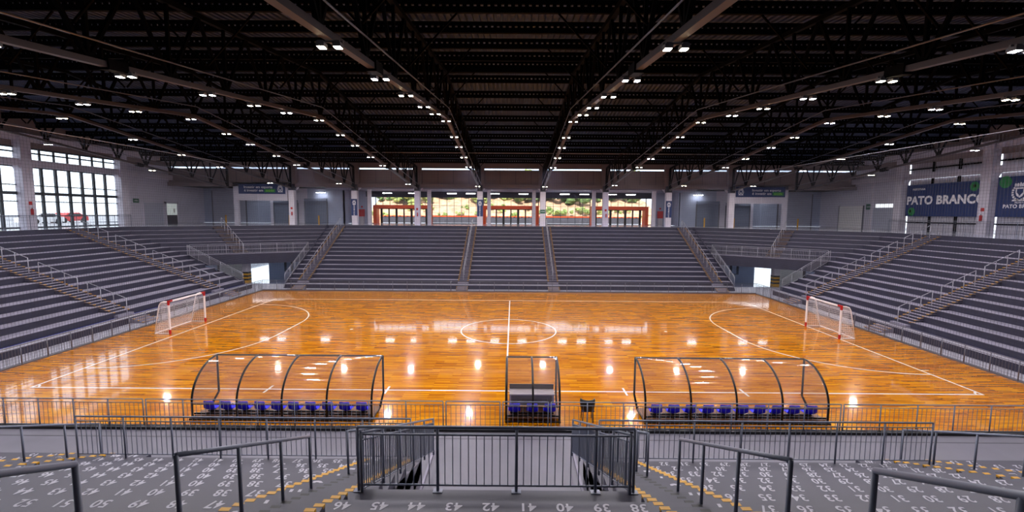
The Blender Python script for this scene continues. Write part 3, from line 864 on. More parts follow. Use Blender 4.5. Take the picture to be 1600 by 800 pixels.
# knee braces & trusses
PN = 3.08
side_nm = {0: 'just left of centre', 1: 'just right of centre'}
def tname(x):
    i = int(round((abs(x)/3.815-1)/2)); side = 'left' if x < 0 else 'right'
    return ('the first', 'the second', 'the third', 'the fourth', 'the fifth')[i]+' roof truss %s of centre' % side
def ctop(y): return 15.72-.1037*abs(y-9.7)
for x in sorted(TX, key=lambda v: (abs(v), v)):
    t = thing('roof_truss', 'black steel lattice truss, %s' % tname(x).replace('the ', '', 1).replace(' roof truss', ' truss'), 'truss', (x, 9.7, chord_z(9.7)), 'roof trusses')
    Y0, Y1 = -18.0, 37.4
    for (ya, yb) in ((Y0, 9.7), (9.7, Y1)):
        part(t, 'bottom_chord', MB().bar((x, ya, chord_z(ya)), (x, yb, chord_z(yb)), .2, .16), lit_chord)
        part(t, 'top_chord', MB().bar((x, ya, ctop(ya)), (x, yb, ctop(yb)), .18, .18), steel_dark)
    ys = [9.7+PN*i for i in range(-8, 9)]
    for y in ys:
        zb, w = chord_z(y), .11
        part(t, 'web_member', MB().bar((x, y, zb), (x, y, ctop(y)), w, .09), steel_dark)
        for d in (-PN/2, PN/2):
            part(t, 'web_member', MB().bar((x, y, zb), (x, y+d, ctop(y+d)), w, .09), steel_dark)
        part(t, 'gusset_plate', MB().box(x-.02, x+.02, y-.22, y+.22, zb-.02, zb+.24), steel_dark)
    for y in (Y0, Y1):
        d = 1 if y > 0 else -1
        part(t, 'end_post', MB().bar((x, y, chord_z(y)-.1), (x, y, ctop(y)), .2, .2), steel_dark)
        part(t, 'web_member', MB().bar((x, y-d*1.55, ctop(y-d*1.55)), (x, y, chord_z(y)), .11, .09), steel_dark)
    for y in (-4.85, 24.3):
        part(t, 'splice_plate', MB().bar((x, y-.35, chord_z(y-.35)), (x, y+.35, chord_z(y+.35)), .3, .3), steel_dark)
    # knee braces to the purlins
    for i, y in enumerate(py[1:-1:1]):
        if i % 2: continue
        for s in (-1, 1):
            part(t, 'knee_brace', MB().bar((x+s*.05, y, chord_z(y)+.9), (x+s*1.9, y, z_roof(y)-.5), .06, .06), steel_dark)
    c = thing('conduit', 'pale electrical conduit running along %s' % tname(x), 'conduit', (x, 9.7, chord_z(9.7)+.5), 'conduits along the trusses')
    sx = x+(.16 if x < 0 else -.16)
    part(c, 'pipe', MB().tube([(sx, -17, chord_z(-17)+.55), (sx, 9.7, chord_z(9.7)+.55)], .025, 6), rail_metal)
    part(c, 'pipe', MB().tube([(sx, 9.7, chord_z(9.7)+.55), (sx, 37, chord_z(37)+.55)], .025, 6), rail_metal)
for y, z in ((-11, 14.2), (30.5, 13.9)):
    pass

# floodlights under the trusses
lamp_y = {1: [-8.2, -4.3, -.9, 2.6, 5.6, 9.5, 13.2, 16.0, 19.4, 23.3, 34.0], 3: [-8.2, -4.45, -.7, 2.5, 5.5, 9.5, 12.9, 15.75, 19.5, 22.9, 32.8],
          5: [-8.2, -4.4, -.75, 2.4, 5.3, 9.4, 12.8, 15.6, 19.3, 22.8, 32.7], 7: [-4.4, 2.4, 9.3, 14.4, 19.15, 24.0, 32.7], 9: [-.7, 5.4, 9.4, 16.0, 25.8]}
def light(y, z, x, warm, w):
    ld = bpy.data.lights.new('floodlight_lamp', 'AREA'); ld.shape = 'RECTANGLE'; ld.size = .5; ld.size_y = .22; ld.energy = w
    ld.color = (1, .92, .85) if warm else (.82, .8, 1.0)
    return ld
li = 0
for x in sorted(TX, key=lambda v: (abs(v), v)):
    i = int(round(abs(x)/3.815))
    for j, y in enumerate(lamp_y[i]):
        warm = (j % 2 == 0) if i != 3 else (j % 2 == 1)
        zc = chord_z(y)-.09
        nm = tname(x)
        t = thing('floodlight', '%s floodlight pair, %s along %s' % ('warm' if warm else 'cool white', 'first' if j == 0 else ORD[j], nm), 'floodlight', (x, y, zc), 'floodlights under the trusses')
        inst(t, 'bracket', 'lbr', lambda mb: mb.box(-.3, .3, -.02, .02, -.04, 0), housing, (x, y, zc))
        for s in (-1, 1):
            h = inst(t, 'lamp_head', 'lhd', lambda mb: mb.box(-.09, .09, -.11, .11, -.09, 0).box(-.06, .06, -.09, .09, 0, .04), housing, (x+s*.18, y, zc-.05))
            inst(h, 'lens', 'lens%d' % warm, lambda mb: mb.box(-.07, .07, -.085, .085, -.012, 0), glow_warm if warm else glow_cool, (x+s*.18, y, zc-.14), 'glowing lens')
        ld = light(y, zc, x, warm, LAMP_W); lo = bpy.data.objects.new('floodlight_lamp', ld); COL.objects.link(lo)
        lo.parent = t; lo.location = (0, 0, -.18)

# ------------------------------------------------------------------ far side: columns, upper wall, ceiling over the concourse
TXS = sorted(TX)
for i, x in enumerate(TXS):
    if abs(x) > 30: continue
    n_ = i-1
    t = thing('concrete_column', 'far concourse column carrying the roof truss, %s from the left' % ('first' if n_ == 0 else ORD[n_]), 'column', (x, 37.75, ZC), 'far concourse columns')
    part(t, 'shaft', MB().box(x-.33, x+.33, 37.45, 38.05, ZC, 10.0), col_white)
    part(t, 'steel_cap', MB().box(x-.3, x+.3, 37.4, 38.0, 10.0, 10.75), cap_blue, 'dark blue steel cap')
    part(t, 'upper_pier', MB().box(x-.5, x+.5, 37.7, 38.2, 10.75, 13.4), beige_panel, 'brown upper pier')
    for s in (-1, 1): part(t, 'haunch', MB().profile([(x+s*.33, 10.0), (x+s*.33, 10.1), (x+s*.6, 10.4), (x+s*.33, 10.4)][::s], 'y', 38.1, 38.4), col_white)
for i, x in enumerate(TXS):   # inner pale columns just behind
    if abs(x) > 20: continue
    xx = x+(.95 if x < 0 else -.95)
    single('slender_column', MB().box(xx-.22, xx+.22, 40.2, 40.6, ZC, 10.3), col_white, 'slender pale inner column, %s along the entrance hall' % ('first' if i == 2 else ORD[i-2]), 'column', 'slender inner columns')
# far upper wall
uw = MB().box(-42, 42, 38.2, 38.4, 10.9, 12.62)
struct('wall_far', uw, beige_panel, 'beige panelled wall above the far concourse')
jm = MB()
for i in range(-20, 21): jm.box(i*1.9+.5-.02, i*1.9+.5+.02, 38.17, 38.2, 10.95, 12.6)
struct('trim_5', jm, dark_grey, 'panel joints of the far upper wall')
struct('trim_6', MB().box(-42, 42, 37.9, 38.5, 10.45, 10.9), beige_panel, 'concrete edge beam of the far wall')
# translucent daylight slit on top, open slots between
slit = glass_mat('slit_sheet', (.9, .95, 1), .05, .1)
struct('window_1', MB().box(-42, 42, 38.25, 38.3, 12.62, 12.8), slit, 'narrow daylight slit above the far wall')
struct('trim_7', MB().box(-42, 42, 38.15, 38.45, 12.8, 13.5), beige_panel)
# hanging ceiling over the entrance hall
struct('ceiling_entrance', MB().box(FXL-1, FXR+1, 38.4, GL+.3, 10.3, 10.45), mat('entry_soffit', (120, 116, 132), .6), 'grey soffit of the entrance hall')
struct('ceiling_corner', MB().box(-42, FXL-1, 38.4, 48, 10.5, 10.65).box(FXR+1, 42, 38.4, 48, 10.5, 10.65), steel_dark)
k = 0
TLX = (-25.2, -16.4, -13.0, -7.9, -5.4, -2.2, 1.55, 7.0, 9.6, 13.2, 15.7, 24.6, -33.5, -31.2, 31.5, 34.2)
for x in (-25.2, -16.4, -13.0, -7.9, -5.4, -2.2, 1.55, 7.0, 9.6, 13.2, 15.7, 24.6, -33.5, -31.2, 31.5, 34.2, -19.8, 19.9):
    y = 42.5; k += 1
    if abs(x) in (19.8, 19.9): continue
    side = 'left' if x < 0 else 'right'
    t = thing('tube_light', 'white tube light under the concourse ceiling, %s on the %s side' % (('first', 'second', 'third', 'fourth', 'fifth', 'sixth', 'seventh', 'eighth', 'ninth', 'tenth')[sorted([abs(v) for v in TLX if v*x > 0]).index(abs(x))], side), 'tube light', (x, y, 10.3), 'tube lights of the concourse')
    part(t, 'housing', MB().box(x-.62, x+.62, y-.1, y+.1, 9.96, 10.06), housing)
    part(t, 'tube', MB().box(x-.6, x+.6, y-.07, y+.07, 9.88, 9.96), tube_glow, 'glowing tube')
    for s in (-.5, .5): part(t, 'hanger', MB().tube([(x+s, y, 10.06), (x+s, y, 10.3 if abs(x) < 22 else 10.5)], .01, 5), housing)
    if k in (1, 3, 6, 9, 12, 13, 15) or True:
        ld = bpy.data.lights.new('tube_lamp', 'AREA'); ld.shape = 'RECTANGLE'; ld.size = 1.2; ld.size_y = .14; ld.energy = 14; ld.color = (.85, .9, 1)
        lo = bpy.data.objects.new('tube_lamp', ld); COL.objects.link(lo); lo.parent = t; lo.location = (0, 0, -.45)

# entrance glazing
def curtain(x0, x1, y, z0, z1, xs, zs, name, label, bars=.05):
    """window wall with individual panes"""
    w = struct(name, MB().box(x0, x1, y-.04, y+.04, z1-.06, z1).box(x0, x1, y-.04, y+.04, z0, z0+.08).box(x0, x0+.06, y-.04, y+.04, z0, z1).box(x1-.06, x1, y-.04, y+.04, z0, z1), frame_dark, label)
    for x in xs: struct('mullion', MB().box(x-bars/2, x+bars/2, y-.05, y+.05, z0, z1), frame_dark, parent=w)
    for z in zs: struct('transom', MB().box(x0, x1, y-.045, y+.045, z-bars/2, z+bars/2), frame_dark, parent=w)
    X = [x0]+list(xs)+[x1]; Z = [z0]+list(zs)+[z1]
    for i in range(len(X)-1):
        for j in range(len(Z)-1):
            struct('pane', MB().box(X[i], X[i+1], y-.006, y+.006, Z[j], Z[j+1]), pane_glass, parent=w)
    return w
def rng(a, b, n): return [a+(b-a)*i/n for i in range(1, n)]
GX0, GX1 = -20.2, 19.9
portals = ((-19.0, -11.1), (-3.95, 3.75), (10.95, 18.75))
curtain(GX0, -19.0, GL, ZC, 9.55, [], [7.2, 8.35], 'window_2', 'side glazing left of the left orange entrance')
curtain(18.75, GX1, GL, ZC, 9.55, [], [7.2, 8.35], 'window_3', 'side glazing right of the right orange entrance')
curtain(-11.1, -3.95, GL, ZC, 9.55, rng(-11.1, -3.95, 7), [8.35, 7.0], 'window_4', 'tall glazing between the left and middle entrances')
curtain(3.75, 10.95, GL, ZC, 9.55, rng(3.75, 10.95, 7), [8.35, 7.0], 'window_5', 'tall glazing between the middle and right entrances')
for i, (a, b) in enumerate(portals):
    curtain(a, b, GL, 8.35, 9.55, rng(a, b, 8), [], 'window_%d' % (6+i), 'clerestory glazing over the %s orange entrance' % ('left', 'middle', 'right')[i])
    nm = ('left', 'middle', 'right')[i]
    t = thing('entrance_portal', '%s orange entrance portal with black-framed glass doors' % nm, 'entrance', ((a+b)/2, GL, ZC), 'orange entrance portals')
    dep = 1.3
    part(t, 'header', MB().box(a, b, GL-dep, GL+.3, 7.95, 8.4), orange_paint)
    for s, xx in ((1, a), (-1, b)): part(t, 'jamb', MB().box(xx, xx+s*.42, GL-dep, GL+.3, ZC, 7.95), orange_paint)
    xs = [a+.8+(b-a-1.6)*j/6 for j in range(7)]
    for j in range(7):
        part(t, 'door_post', MB().box(xs[j]-(.15 if j % 2 == 0 else .09), xs[j]+(.15 if j % 2 == 0 else .09), GL-.1, GL+.02, ZC, 7.95), steel_black)
        if j < 6:
            d = part(t, 'door_leaf', MB().box(xs[j]+.07, xs[j+1]-.07, GL-.05, GL-.035, ZC+.06, 7.85), pane_glass, 'clear glass door leaf')
            part(d, 'push_bar', MB().box(xs[j]+.4, xs[j+1]-.4, GL-.12, GL-.06, ZC+.98, ZC+1.06), steel_black)
    part(t, 'door_head', MB().box(a+.42, b-.42, GL-.1, GL+.02, 7.85, 7.95), steel_black)
struct('wall_entrance', MB().box(GX0-.1, GX1+.1, GL-.2, GL+.2, 9.55, 10.3), mat('fascia_navy', (16, 20, 48), .5), 'dark navy fascia above the entrance glazing')
# side wings beside the glazing, white return walls
sw = MB().box(-22.4, GX0, GL-.1, GL+.1, ZC, 10.3).box(GX1, 22.2, GL-.1, GL+.1, ZC, 10.3).box(-22.5, -22.3, FW, GL+.1, ZC, 10.3).box(22.2, 22.4, FW, GL+.1, ZC, 10.3)
struct('wall_return', sw, blue_wall, 'pale wall ends beside the entrance glazing')
for sgn, xa, nm in ((-1, -22.4, 'left'), (1, 22.2, 'right')):
    # hydrant cabinets
    xx = -20.9 if sgn < 0 else 20.7
    t = thing('hydrant_cabinet', 'red fire hydrant cabinet on the pale wall %s of the entrances' % nm, 'cabinet', (xx, GL-.3, ZC), 'red hydrant cabinets')
    part(t, 'box', MB().box(xx-.38, xx+.38, GL-.37, GL-.12, ZC+.95, ZC+1.95), red_paint)
    part(t, 'stand', MB().box(xx-.3, xx+.3, GL-.34, GL-.12, ZC, ZC+.95), grey_table)
    part(t, 'alarm_disc', MB().tube([(xx, GL-.2, ZC+2.3), (xx, GL-.12, ZC+2.3)], .13, 12), red_paint)
    # wing wall at FW
    def wx(v): return sgn*v
    wall = struct('wall_%s_wing' % nm, MB().box(wx(22.3), wx(27.2), FW, FW+.2, ZC, 10.6), blue_wall, 'pale wing wall %s of the entrance' % nm)
    struct('wall_%s_shutter_bay' % nm, MB().box(wx(27.2), wx(32.3), FW+.2, FW+.4, ZC, 10.6), white_wall)
    struct('wall_%s_deep' % nm, MB().box(wx(32.3), wx(42), FW+1.4, FW+1.6, ZC, 10.6), blue_wall)
    # banner header between columns
    hx0, hx1 = (-34.0, -27.4) if sgn < 0 else (27.2, 33.7)
    hd = struct('trim_%d' % (8 if sgn < 0 else 9), MB().box(hx0, hx1, 37.9, 38.3, 8.75, 10.9).box(hx0 if sgn < 0 else hx1-.5, hx0+.5 if sgn < 0 else hx1, 37.9, 38.3, ZC, 8.75), white_wall, 'white header wall over the %s shop opening' % nm)
    # shutters
    def shut(x0, x1, y, z1, m, lab):
        t = thing('roller_shutter', lab, 'shutter', ((x0+x1)/2, y, ZC), 'roller shutters')
        nsl = 14
        for q in range(nsl):
            z0_ = ZC+(z1-ZC)*q/nsl; zz1 = ZC+(z1-ZC)*(q+1)/nsl
            part(t, 'slat', MB().profile([(y, z0_), (y-.05, z0_+.02), (y-.05, zz1-.03), (y, zz1-.01)][::-1], 'x', min(x0, x1), max(x0, x1)), m)
        part(t, 'shutter_box', MB().box(x0, x1, y-.2, y+.02, z1, z1+.35), m)
        for xx in (x0, x1): part(t, 'guide_rail', MB().box(xx-.06, xx+.06, y-.1, y+.02, ZC, z1), rail_metal)
        return t
    shut(wx(27.6), wx(24.6), FW-.02, 8.8, shutter, 'grey-blue roller shutter %s of the pale wing wall' % nm)
    shut(wx(31.8), wx(28.6), FW+.15, 8.6, shutter, 'shadowed shop shutter under the %s blue banner' % nm)
    shut(wx(40.8), wx(36.2), FW+1.38, 10.2, shutter_pale, 'tall pale shutter at the far %s corner' % nm)
    for q, xx in enumerate((wx(27.9), wx(35.9), wx(24.2))):
        single('bollard', MB().box(xx-.06, xx+.06, 39.2, 39.32, ZC, ZC+1.1), yellow, 'yellow protection bollard, %s of three on the %s wing' % (('first', 'outermost', 'innermost')[q], nm), 'bollard', 'yellow bollards')

# banners
def crest(parent, cx, cy, cz, s, nrm, m):
    """simple crown over shield in a wreath. nrm 'y' faces -y, 'x-' faces -x"""
    mb = MB()
    def tp(u, v): return (cx+u*s, cy-.012, cz+v*s) if nrm == 'y' else (cx-.012, cy-u*s, cz+v*s)
    def pol(pts):
        b = len(mb.v); mb.v += [tp(*p) for p in pts]; mb.f.append(tuple(range(b, b+len(pts))))
    pol([(-.3, .35), (.3, .35), (.3, 0), (.2, -.25), (0, -.38), (-.2, -.25), (-.3, 0)])
    for i in range(5):
        x = -.32+.16*i; pol([(x-.07, .42), (x+.07, .42), (x+.07, .6+.06*(i == 2)), (x, .68+.06*(i == 2)), (x-.07, .6)])
    for sg in (-1, 1):
        for i in range(7):
            a = -1.4+i*.33; a0 = a; a1 = a+.24
            pol([(sg*.42*math.cos(a0), -.02+.45*math.sin(a0)), (sg*.58*math.cos(a0), -.02+.6*math.sin(a0)), (sg*.56*math.cos(a1), -.02+.58*math.sin(a1)), (sg*.42*math.cos(a1), -.02+.45*math.sin(a1))])
    pol([(-.45, -.5), (.45, -.5), (.5, -.62), (-.5, -.62)])
    part(parent, 'crest', mb, m, 'white municipal crest with crown, shield and wreath')
    mb2 = MB(); b = 0; mb2.v = []
    def tp2(u, v): p = tp(u, v); return (p[0], p[1]-.004, p[2]) if nrm == 'y' else (p[0]-.004, p[1], p[2])
    mb2.v = [tp2(*p) for p in [(-.2, .25), (.2, .25), (.2, 0), (0, -.25), (-.2, 0)]]; mb2.f = [tuple(range(5))]
    part(parent, 'crest_field', mb2, banner_blue)
RF = (PI/2, 0, 0)          # text facing -y
for sgn, nm in ((-1, 'left'), (1, 'right')):
    x0, x1 = (-33.3, -27.6) if sgn < 0 else (27.3, 33.3)
    t = thing('banner', 'long blue banner with slogan and crest above the %s shop opening' % nm, 'banner', ((x0+x1)/2, 37.86, 9.2), 'slogan banners')
    part(t, 'cloth', MB().box(x0, x1, 37.84, 37.88, 9.55, 10.75), banner_blue)
    cxm = (x0+x1)/2-(.45 if sgn < 0 else -.7)
    text_part(t, 'lettering', 'Investir em esporte', .42, banner_white, (cxm, 37.83, 10.36), RF, .004)
    text_part(t, 'lettering', 'é investir em', .42, banner_white, (cxm-.55, 37.83, 9.96), RF, .004)
    part(t, 'green_patch', MB().box(cxm+.75, cxm+2.1, 37.825, 37.84, 9.74, 10.16), banner_green)
    text_part(t, 'lettering', 'saúde', .42, banner_lime, (cxm+1.42, 37.82, 9.96), RF, .004)
    crest(t, x1-.6 if sgn < 0 else x0+.6, 37.84, 10.15, .62, 'y', banner_white)
for x, nm in ((-19.07, 'left of the entrances'), (-3.81, 'beside the middle entrance'), (19.07, 'right of the entrances')):
    t = thing('column_banner', 'narrow vertical blue banner on the column ' + nm, 'banner', (x, 37.4, 7), 'vertical column banners')
    part(t, 'cloth', MB().box(x-.36, x+.36, 37.4, 37.44, 7.0, 9.0), banner_blue)
    crest(t, x, 37.4, 8.55, .38, 'y', banner_white)
    text_part(t, 'lettering', 'PATO BRANCO', .19, banner_white, (x, 37.385, 7.7), (PI/2, -PI/2, 0), .003)
t = thing('exit_sign', 'green exit sign on the column right of the middle entrance', 'sign', (3.81, 37.42, 7.4))
part(t, 'board', MB().box(3.5, 4.1, 37.4, 37.44, 7.4, 7.85), sign_green)
text_part(t, 'lettering', 'SAÍDA', .17, banner_white, (3.8, 37.39, 7.62), RF, .002)

# ------------------------------------------------------------------ side walls
def side_wall(sgn):
    X = SWL if sgn < 0 else SWR
    nm = 'left' if sgn < 0 else 'right'
    def bx(d0, d1, y0, y1, z0, z1, mb): return mb.box(X-sgn*d0, X-sgn*d1, y0, y1, z0, z1)   # d measured inward
    yc = [30.9, 21.0, 11.4, 1.8, -7.8, -17.4, -27] if sgn < 0 else [31.0, 21.9, 12.6, 3.3, -6, -15.3, -24.6]
    # columns
    for i, y in enumerate(yc):
        t = thing('wall_column', 'white concrete wall column on the %s side, %s from the far end' % (nm, 'first' if i == 0 else ORD[i]), 'column', (X, y, ZC), 'side wall columns')
        mb = MB(); bx(0, .7, y-.45, y+.45, ZC, 13.9-.0, mb) if True else 0
        part(t, 'shaft', mb, col_white)
        for s in (-1, 1):
            mb = MB()
            pts = [(y+s*.45, 11.15), (y+s*.65, 11.15), (y+s*.45, 10.85)]
            a = [(X, p[0], p[1]) for p in pts]; b = [(X-sgn*.6, p[0], p[1]) for p in pts]
            mb.v = a+b; mb.f = [(0, 1, 2), (5, 4, 3), (0, 3, 4, 1), (1, 4, 5, 2), (2, 5, 3, 0)]
            part(t, 'haunch', mb, col_white)
    # beams
    w = MB(); bx(0, .5, -30, 44, 11.15, 11.75, w); struct('trim_%d' % (10 if sgn < 0 else 11), w, col_white, 'long concrete beam of the %s wall' % nm)
    # upper panels above clerestory to roof (sloping top)
    w = MB()
    def zr(y): return 16.6-.1037*abs(y-9.7)
    for (ya, yb) in ((-30, 9.7), (9.7, 38.4)):
        w.quad8([(X, ya, 12.75), (X-sgn*-.2, ya, 12.75), (X+sgn*.2, yb, 12.75), (X, yb, 12.75), (X, ya, zr(ya)), (X+sgn*.2, ya, zr(ya)), (X+sgn*.2, yb, zr(yb)), (X, yb, zr(yb))])
    struct('wall_%s_upper' % nm, w, beige_panel, 'beige upper wall on the %s side' % nm)
    w = MB(); bx(0, .5, -30, 38.2, 13.3, 13.9, w)
    struct('trim_%d' % (12 if sgn < 0 else 13), w, col_white, 'upper concrete beam of the %s wall' % nm)
    # solid wall beyond the last column
    w = MB(); bx(-.2, 0, yc[0], 44.5, ZC, 11.2, w); bx(-.2, 0, yc[0], 44.5, 11.7, 12.8, w); bx(-.2, 0, -30, yc[-1], ZC, 12.8, w)
    struct('wall_%s' % nm, w, white_wall, 'plain white stretch of the %s wall' % nm)
    return yc
ycl = side_wall(-1); ycr = side_wall(1)
wi = 9
def side_window(X, sgn, ya, yb, idx, nm):
    w = struct('window_%d' % idx, MB().box(X+.0, X+.1, ya, yb, ZC, ZC+.1).box(X, X+.1, ya, yb, 11.05, 11.15), frame_dark, nm)
    ys = rng(ya, yb, 7)
    for y in ys: struct('mullion', MB().box(X-.02, X+.16, y-.1, y+.1, ZC, 11.15), frame_dark, parent=w)
    for z, th in ((6.9, .04), (8.15, .04), (8.85, .13), (9.55, .04)): struct('transom', MB().box(X, X+.14, ya, yb, z-th, z+th), frame_dark, parent=w)
    Z = [ZC+.1, 8.85, 11.1]; Y = [ya]+ys+[yb]
    for i in range(len(Y)-1):
        for j in range(2): struct('pane', MB().box(X+.03, X+.045, Y[i], Y[i+1], Z[j], Z[j+1]), pane_glass, parent=w)
    struct('mullion', MB().box(X-.02, X+.1, ya, yb, 12.28, 12.4), frame_dark, parent=w)
    struct('mullion', MB().box(X-.02, X+.1, ya, yb, 12.66, 12.8), frame_dark, parent=w)
    for y in ys: struct('mullion', MB().box(X-.02, X+.1, y-.07, y+.07, 11.75, 12.7), frame_dark, parent=w)
    struct('pane', MB().box(X+.03, X+.045, ya, yb, 11.75, 12.7), pane_glass, parent=w)
for i in range(len(ycl)-1):
    side_window(SWL, -1, ycl[i+1]+.45, ycl[i]-.45, wi, 'tall left-hand window bay, %s from the far end' % ('first' if i == 0 else ORD[i])); wi += 1
# right wall: white clad bays with banners
rib = mat('ribbed_cladding', (190, 186, 196), .6)
for i in range(len(ycr)-1):
    ya, yb = ycr[i+1]+.45, ycr[i]-.45
    w = struct('wall_right_bay_%d' % (i+1), MB().box(SWR+.15, SWR+.25, ya, yb, ZC, 11.15).box(SWR+.15, SWR+.25, ya, yb, 11.75, 12.8), rib)
    if i < 3:
        mb = MB(); y = ya
        while y < yb: mb.box(SWR+.1, SWR+.15, y, y+.1, ZC, 11.15); y += .25
        o = struct('cladding_ribs', mb, rib, parent=w); o['kind'] = 'stuff'
        for y in rng(ya, yb, 3): struct('girt', MB().box(SWR-.02, SWR+.12, y-.1, y+.1, ZC, 12.8), steel_dark, parent=w)
        for z in (6.75, 12.2): struct('girt', MB().box(SWR-.02, SWR+.12, ya, yb, z-.07, z+.07), steel_dark, parent=w)
RX = (PI/2, 0, -PI/2)      # text facing -x
X = SWR-.75+.45
t = thing('banner', 'large blue and green PATO BRANCO banner on the right wall', 'banner', (X, 26.3, 7.4), 'wall banners')
part(t, 'cloth', MB().box(X, X+.04, 22.1, 30.35, 7.38, 10.6), banner_blue)
text_part(t, 'lettering', 'PATO BRANCO', 1.13, banner_white, (X-.012, 26.15, 8.95), RX, .045)
def rdisc(y, z, r, m, nm_, lab): part(t, nm_, MB().tube([(X-.008, y, z), (X, y, z)], r, 20), m, lab)
rdisc(29.6, 7.85, .42, banner_green, 'green_spot', 'green blurred spot'); rdisc(29.7, 7.9, .16, banner_lime, 'lime_spot', 'lime dot')
rdisc(23.2, 10.1, .42, banner_green, 'green_spot', 'green spot'); rdisc(23.2, 10.15, .16, banner_lime, 'lime_spot', 'lime dot')
text_part(t, 'lettering', 'PREFEITURA', .26, banner_white, (X-.01, 28.9, 10.1), RX, .004)
t = thing('banner', 'blue crest banner cut off by the right edge of the photo', 'banner', (X, 17.5, 7.4), 'wall banners')
part(t, 'cloth', MB().box(X, X+.04, 13.2, 21.2, 7.38, 10.75), banner_blue)
crest(t, X, 19.4, 9.4, 1.15, 'x', banner_white)
text_part(t, 'lettering', 'PREFEITURA DE', .17, banner_white, (X-.012, 19.1, 8.55), RX, .003)
text_part(t, 'lettering', 'PATO BRANCO', .42, banner_white, (X-.012, 19.1, 8.25), RX, .012)
rdisc(20.6, 10.3, .5, banner_green, 'green_spot', 'green spot')

# right end wall openings and left doors
def wall_door(X, sgn, y0, y1, z1, m, lab, nm, lit=False):
    t = thing(nm, lab, 'door', (X, (y0+y1)/2, ZC))
    part(t, 'leaf', MB().box(X-.06, X+.0, y0, y1, ZC, z1) if sgn > 0 else MB().box(X, X+.06, y0, y1, ZC, z1), m)
    fr = MB(); a, b = (X-.12, X) if sgn > 0 else (X, X+.12)
    fr.box(a, b, y0-.1, y0, ZC, z1+.1).box(a, b, y1, y1+.1, ZC, z1+.1).box(a, b, y0, y1, z1, z1+.1)
    part(t, 'frame', fr, white_wall)
    return t
wall_door(SWL, -1, 34.0, 36.9, 8.35, shutter_pale, 'white double door on the left wall', 'wall_door')
t = thing('lit_doorway', 'doorway into a bright washroom on the left wall', 'doorway', (SWL, 38.2, ZC))
part(t, 'room_glow', MB().box(SWL+.0, SWL+.02, 37.4, 39.2, 6.9, 8.3), mat('washroom_glow', (230, 240, 235), .5, emit=((.9, 1, .95), .3)), 'flat glowing panel for the lit room beyond')  # flat panel on the wall; the room's light is put in as emission
part(t, 'dark_counter', MB().box(SWL, SWL+.03, 37.4, 39.2, ZC, 6.9), dark_grey, 'dark lower counter')
part(t, 'frame', MB().box(SWL, SWL+.12, 37.2, 37.4, ZC, 8.5).box(SWL, SWL+.12, 39.2, 39.4, ZC, 8.5).box(SWL, SWL+.12, 37.2, 39.4, 8.3, 8.5), white_wall)
part(t, 'basin_mirror', MB().box(SWL+.02, SWL+.04, 38.6, 38.85, 7.2, 7.7), goal_white)
t = thing('exit_sign', 'green exit sign on the left wall beside the window', 'sign', (SWL, 33.0, 8.2))
part(t, 'board', MB().box(SWL, SWL+.04, 32.6, 33.4, 8.3, 8.75), sign_green)
text_part(t, 'lettering', 'SAÍDA', .2, banner_white, (SWL+.05, 33.0, 8.52), (PI/2, 0, PI/2), .002)
t = thing('exit_sign', 'green exit sign on the right wall beside the pale shutter', 'sign', (SWR, 37.2, 8.2))
part(t, 'board', MB().box(SWR-.04, SWR, 35.3, 36.2, 8.1, 8.75), sign_green)
text_part(t, 'lettering', 'SAÍDA', .22, banner_white, (SWR-.05, 35.75, 8.42), RX, .002)
# right wall: pale shutter + opening with a strip of glowing panes for daylight
t = thing('roller_shutter', 'bright white roller shutter on the right wall', 'shutter', (SWR, 38.4, ZC), 'roller shutters')
for q in range(16):
    z0_ = ZC+.17*q; part(t, 'slat', MB().box(SWR-.08, SWR-.02, 36.6, 40.6, z0_, z0_+.155), goal_white)
part(t, 'guide_rail', MB().box(SWR-.12, SWR, 36.5, 36.6, ZC, 8.6), rail_metal); part(t, 'guide_rail', MB().box(SWR-.12, SWR, 40.6, 40.7, ZC, 8.6), rail_metal)
t = thing('service_opening', 'roller door with a row of small bright windows on the right wall', 'shutter', (SWR, 33.2, ZC))
part(t, 'curtain', MB().box(SWR-.05, SWR, 31.6, 35.1, ZC, 8.3), shutter_pale)
part(t, 'head_panel', MB().box(SWR-.06, SWR, 31.6, 35.1, 8.75, 11.1), white_wall)
for q in range(5): part(t, 'window_glow', MB().box(SWR-.06, SWR, 31.75+.62*q, 32.25+.62*q, 8.32, 8.72), mat('glow_pane', (240, 245, 250), .4, emit=((.95, 1, 1), 1.2)), 'pane with daylight put in as glow')  # panes glow by emission in place of daylight, solid wall behind
part(t, 'frame', MB().box(SWR-.15, SWR, 35.1, 35.4, ZC, 11.1).box(SWR-.1, SWR, 31.45, 31.6, ZC, 11.1), col_white)
for X_, yy, sg, nm in ((SWL+.7, 21.0, 1, 'left'), (SWR-.7, 21.9, -1, 'right')):
    t = thing('fire_extinguisher', 'red fire extinguisher hung on the %s wall column' % nm, 'extinguisher', (X_, yy, 7.1), 'wall extinguishers')
    part(t, 'cylinder', MB().tube([(X_+sg*.1, yy, 7.0), (X_+sg*.1, yy, 7.5)], .1, 10), red_paint, smooth=True)
    part(t, 'valve', MB().tube([(X_+sg*.1, yy, 7.5), (X_+sg*.1, yy, 7.6)], .03, 6), black_plastic)
    part(t, 'sign', MB().box(X_, X_+sg*.02, yy-.15, yy+.15, 7.85, 8.15), red_paint)
for i, x in enumerate((-26.7, -11.44, 11.44)):
    t = thing('fire_extinguisher', 'small fire extinguisher on the far column, %s from the left' % ('first', 'second', 'third')[i], 'extinguisher', (x, 37.4, 6.9), 'column extinguishers')
    part(t, 'cylinder', MB().tube([(x+.05, 37.35, 6.95), (x+.05, 37.35, 7.4)], .07, 8), red_paint, smooth=True)
    part(t, 'sign', MB().box(x-.12, x+.12, 37.42, 37.44, 7.7, 7.95), red_paint)

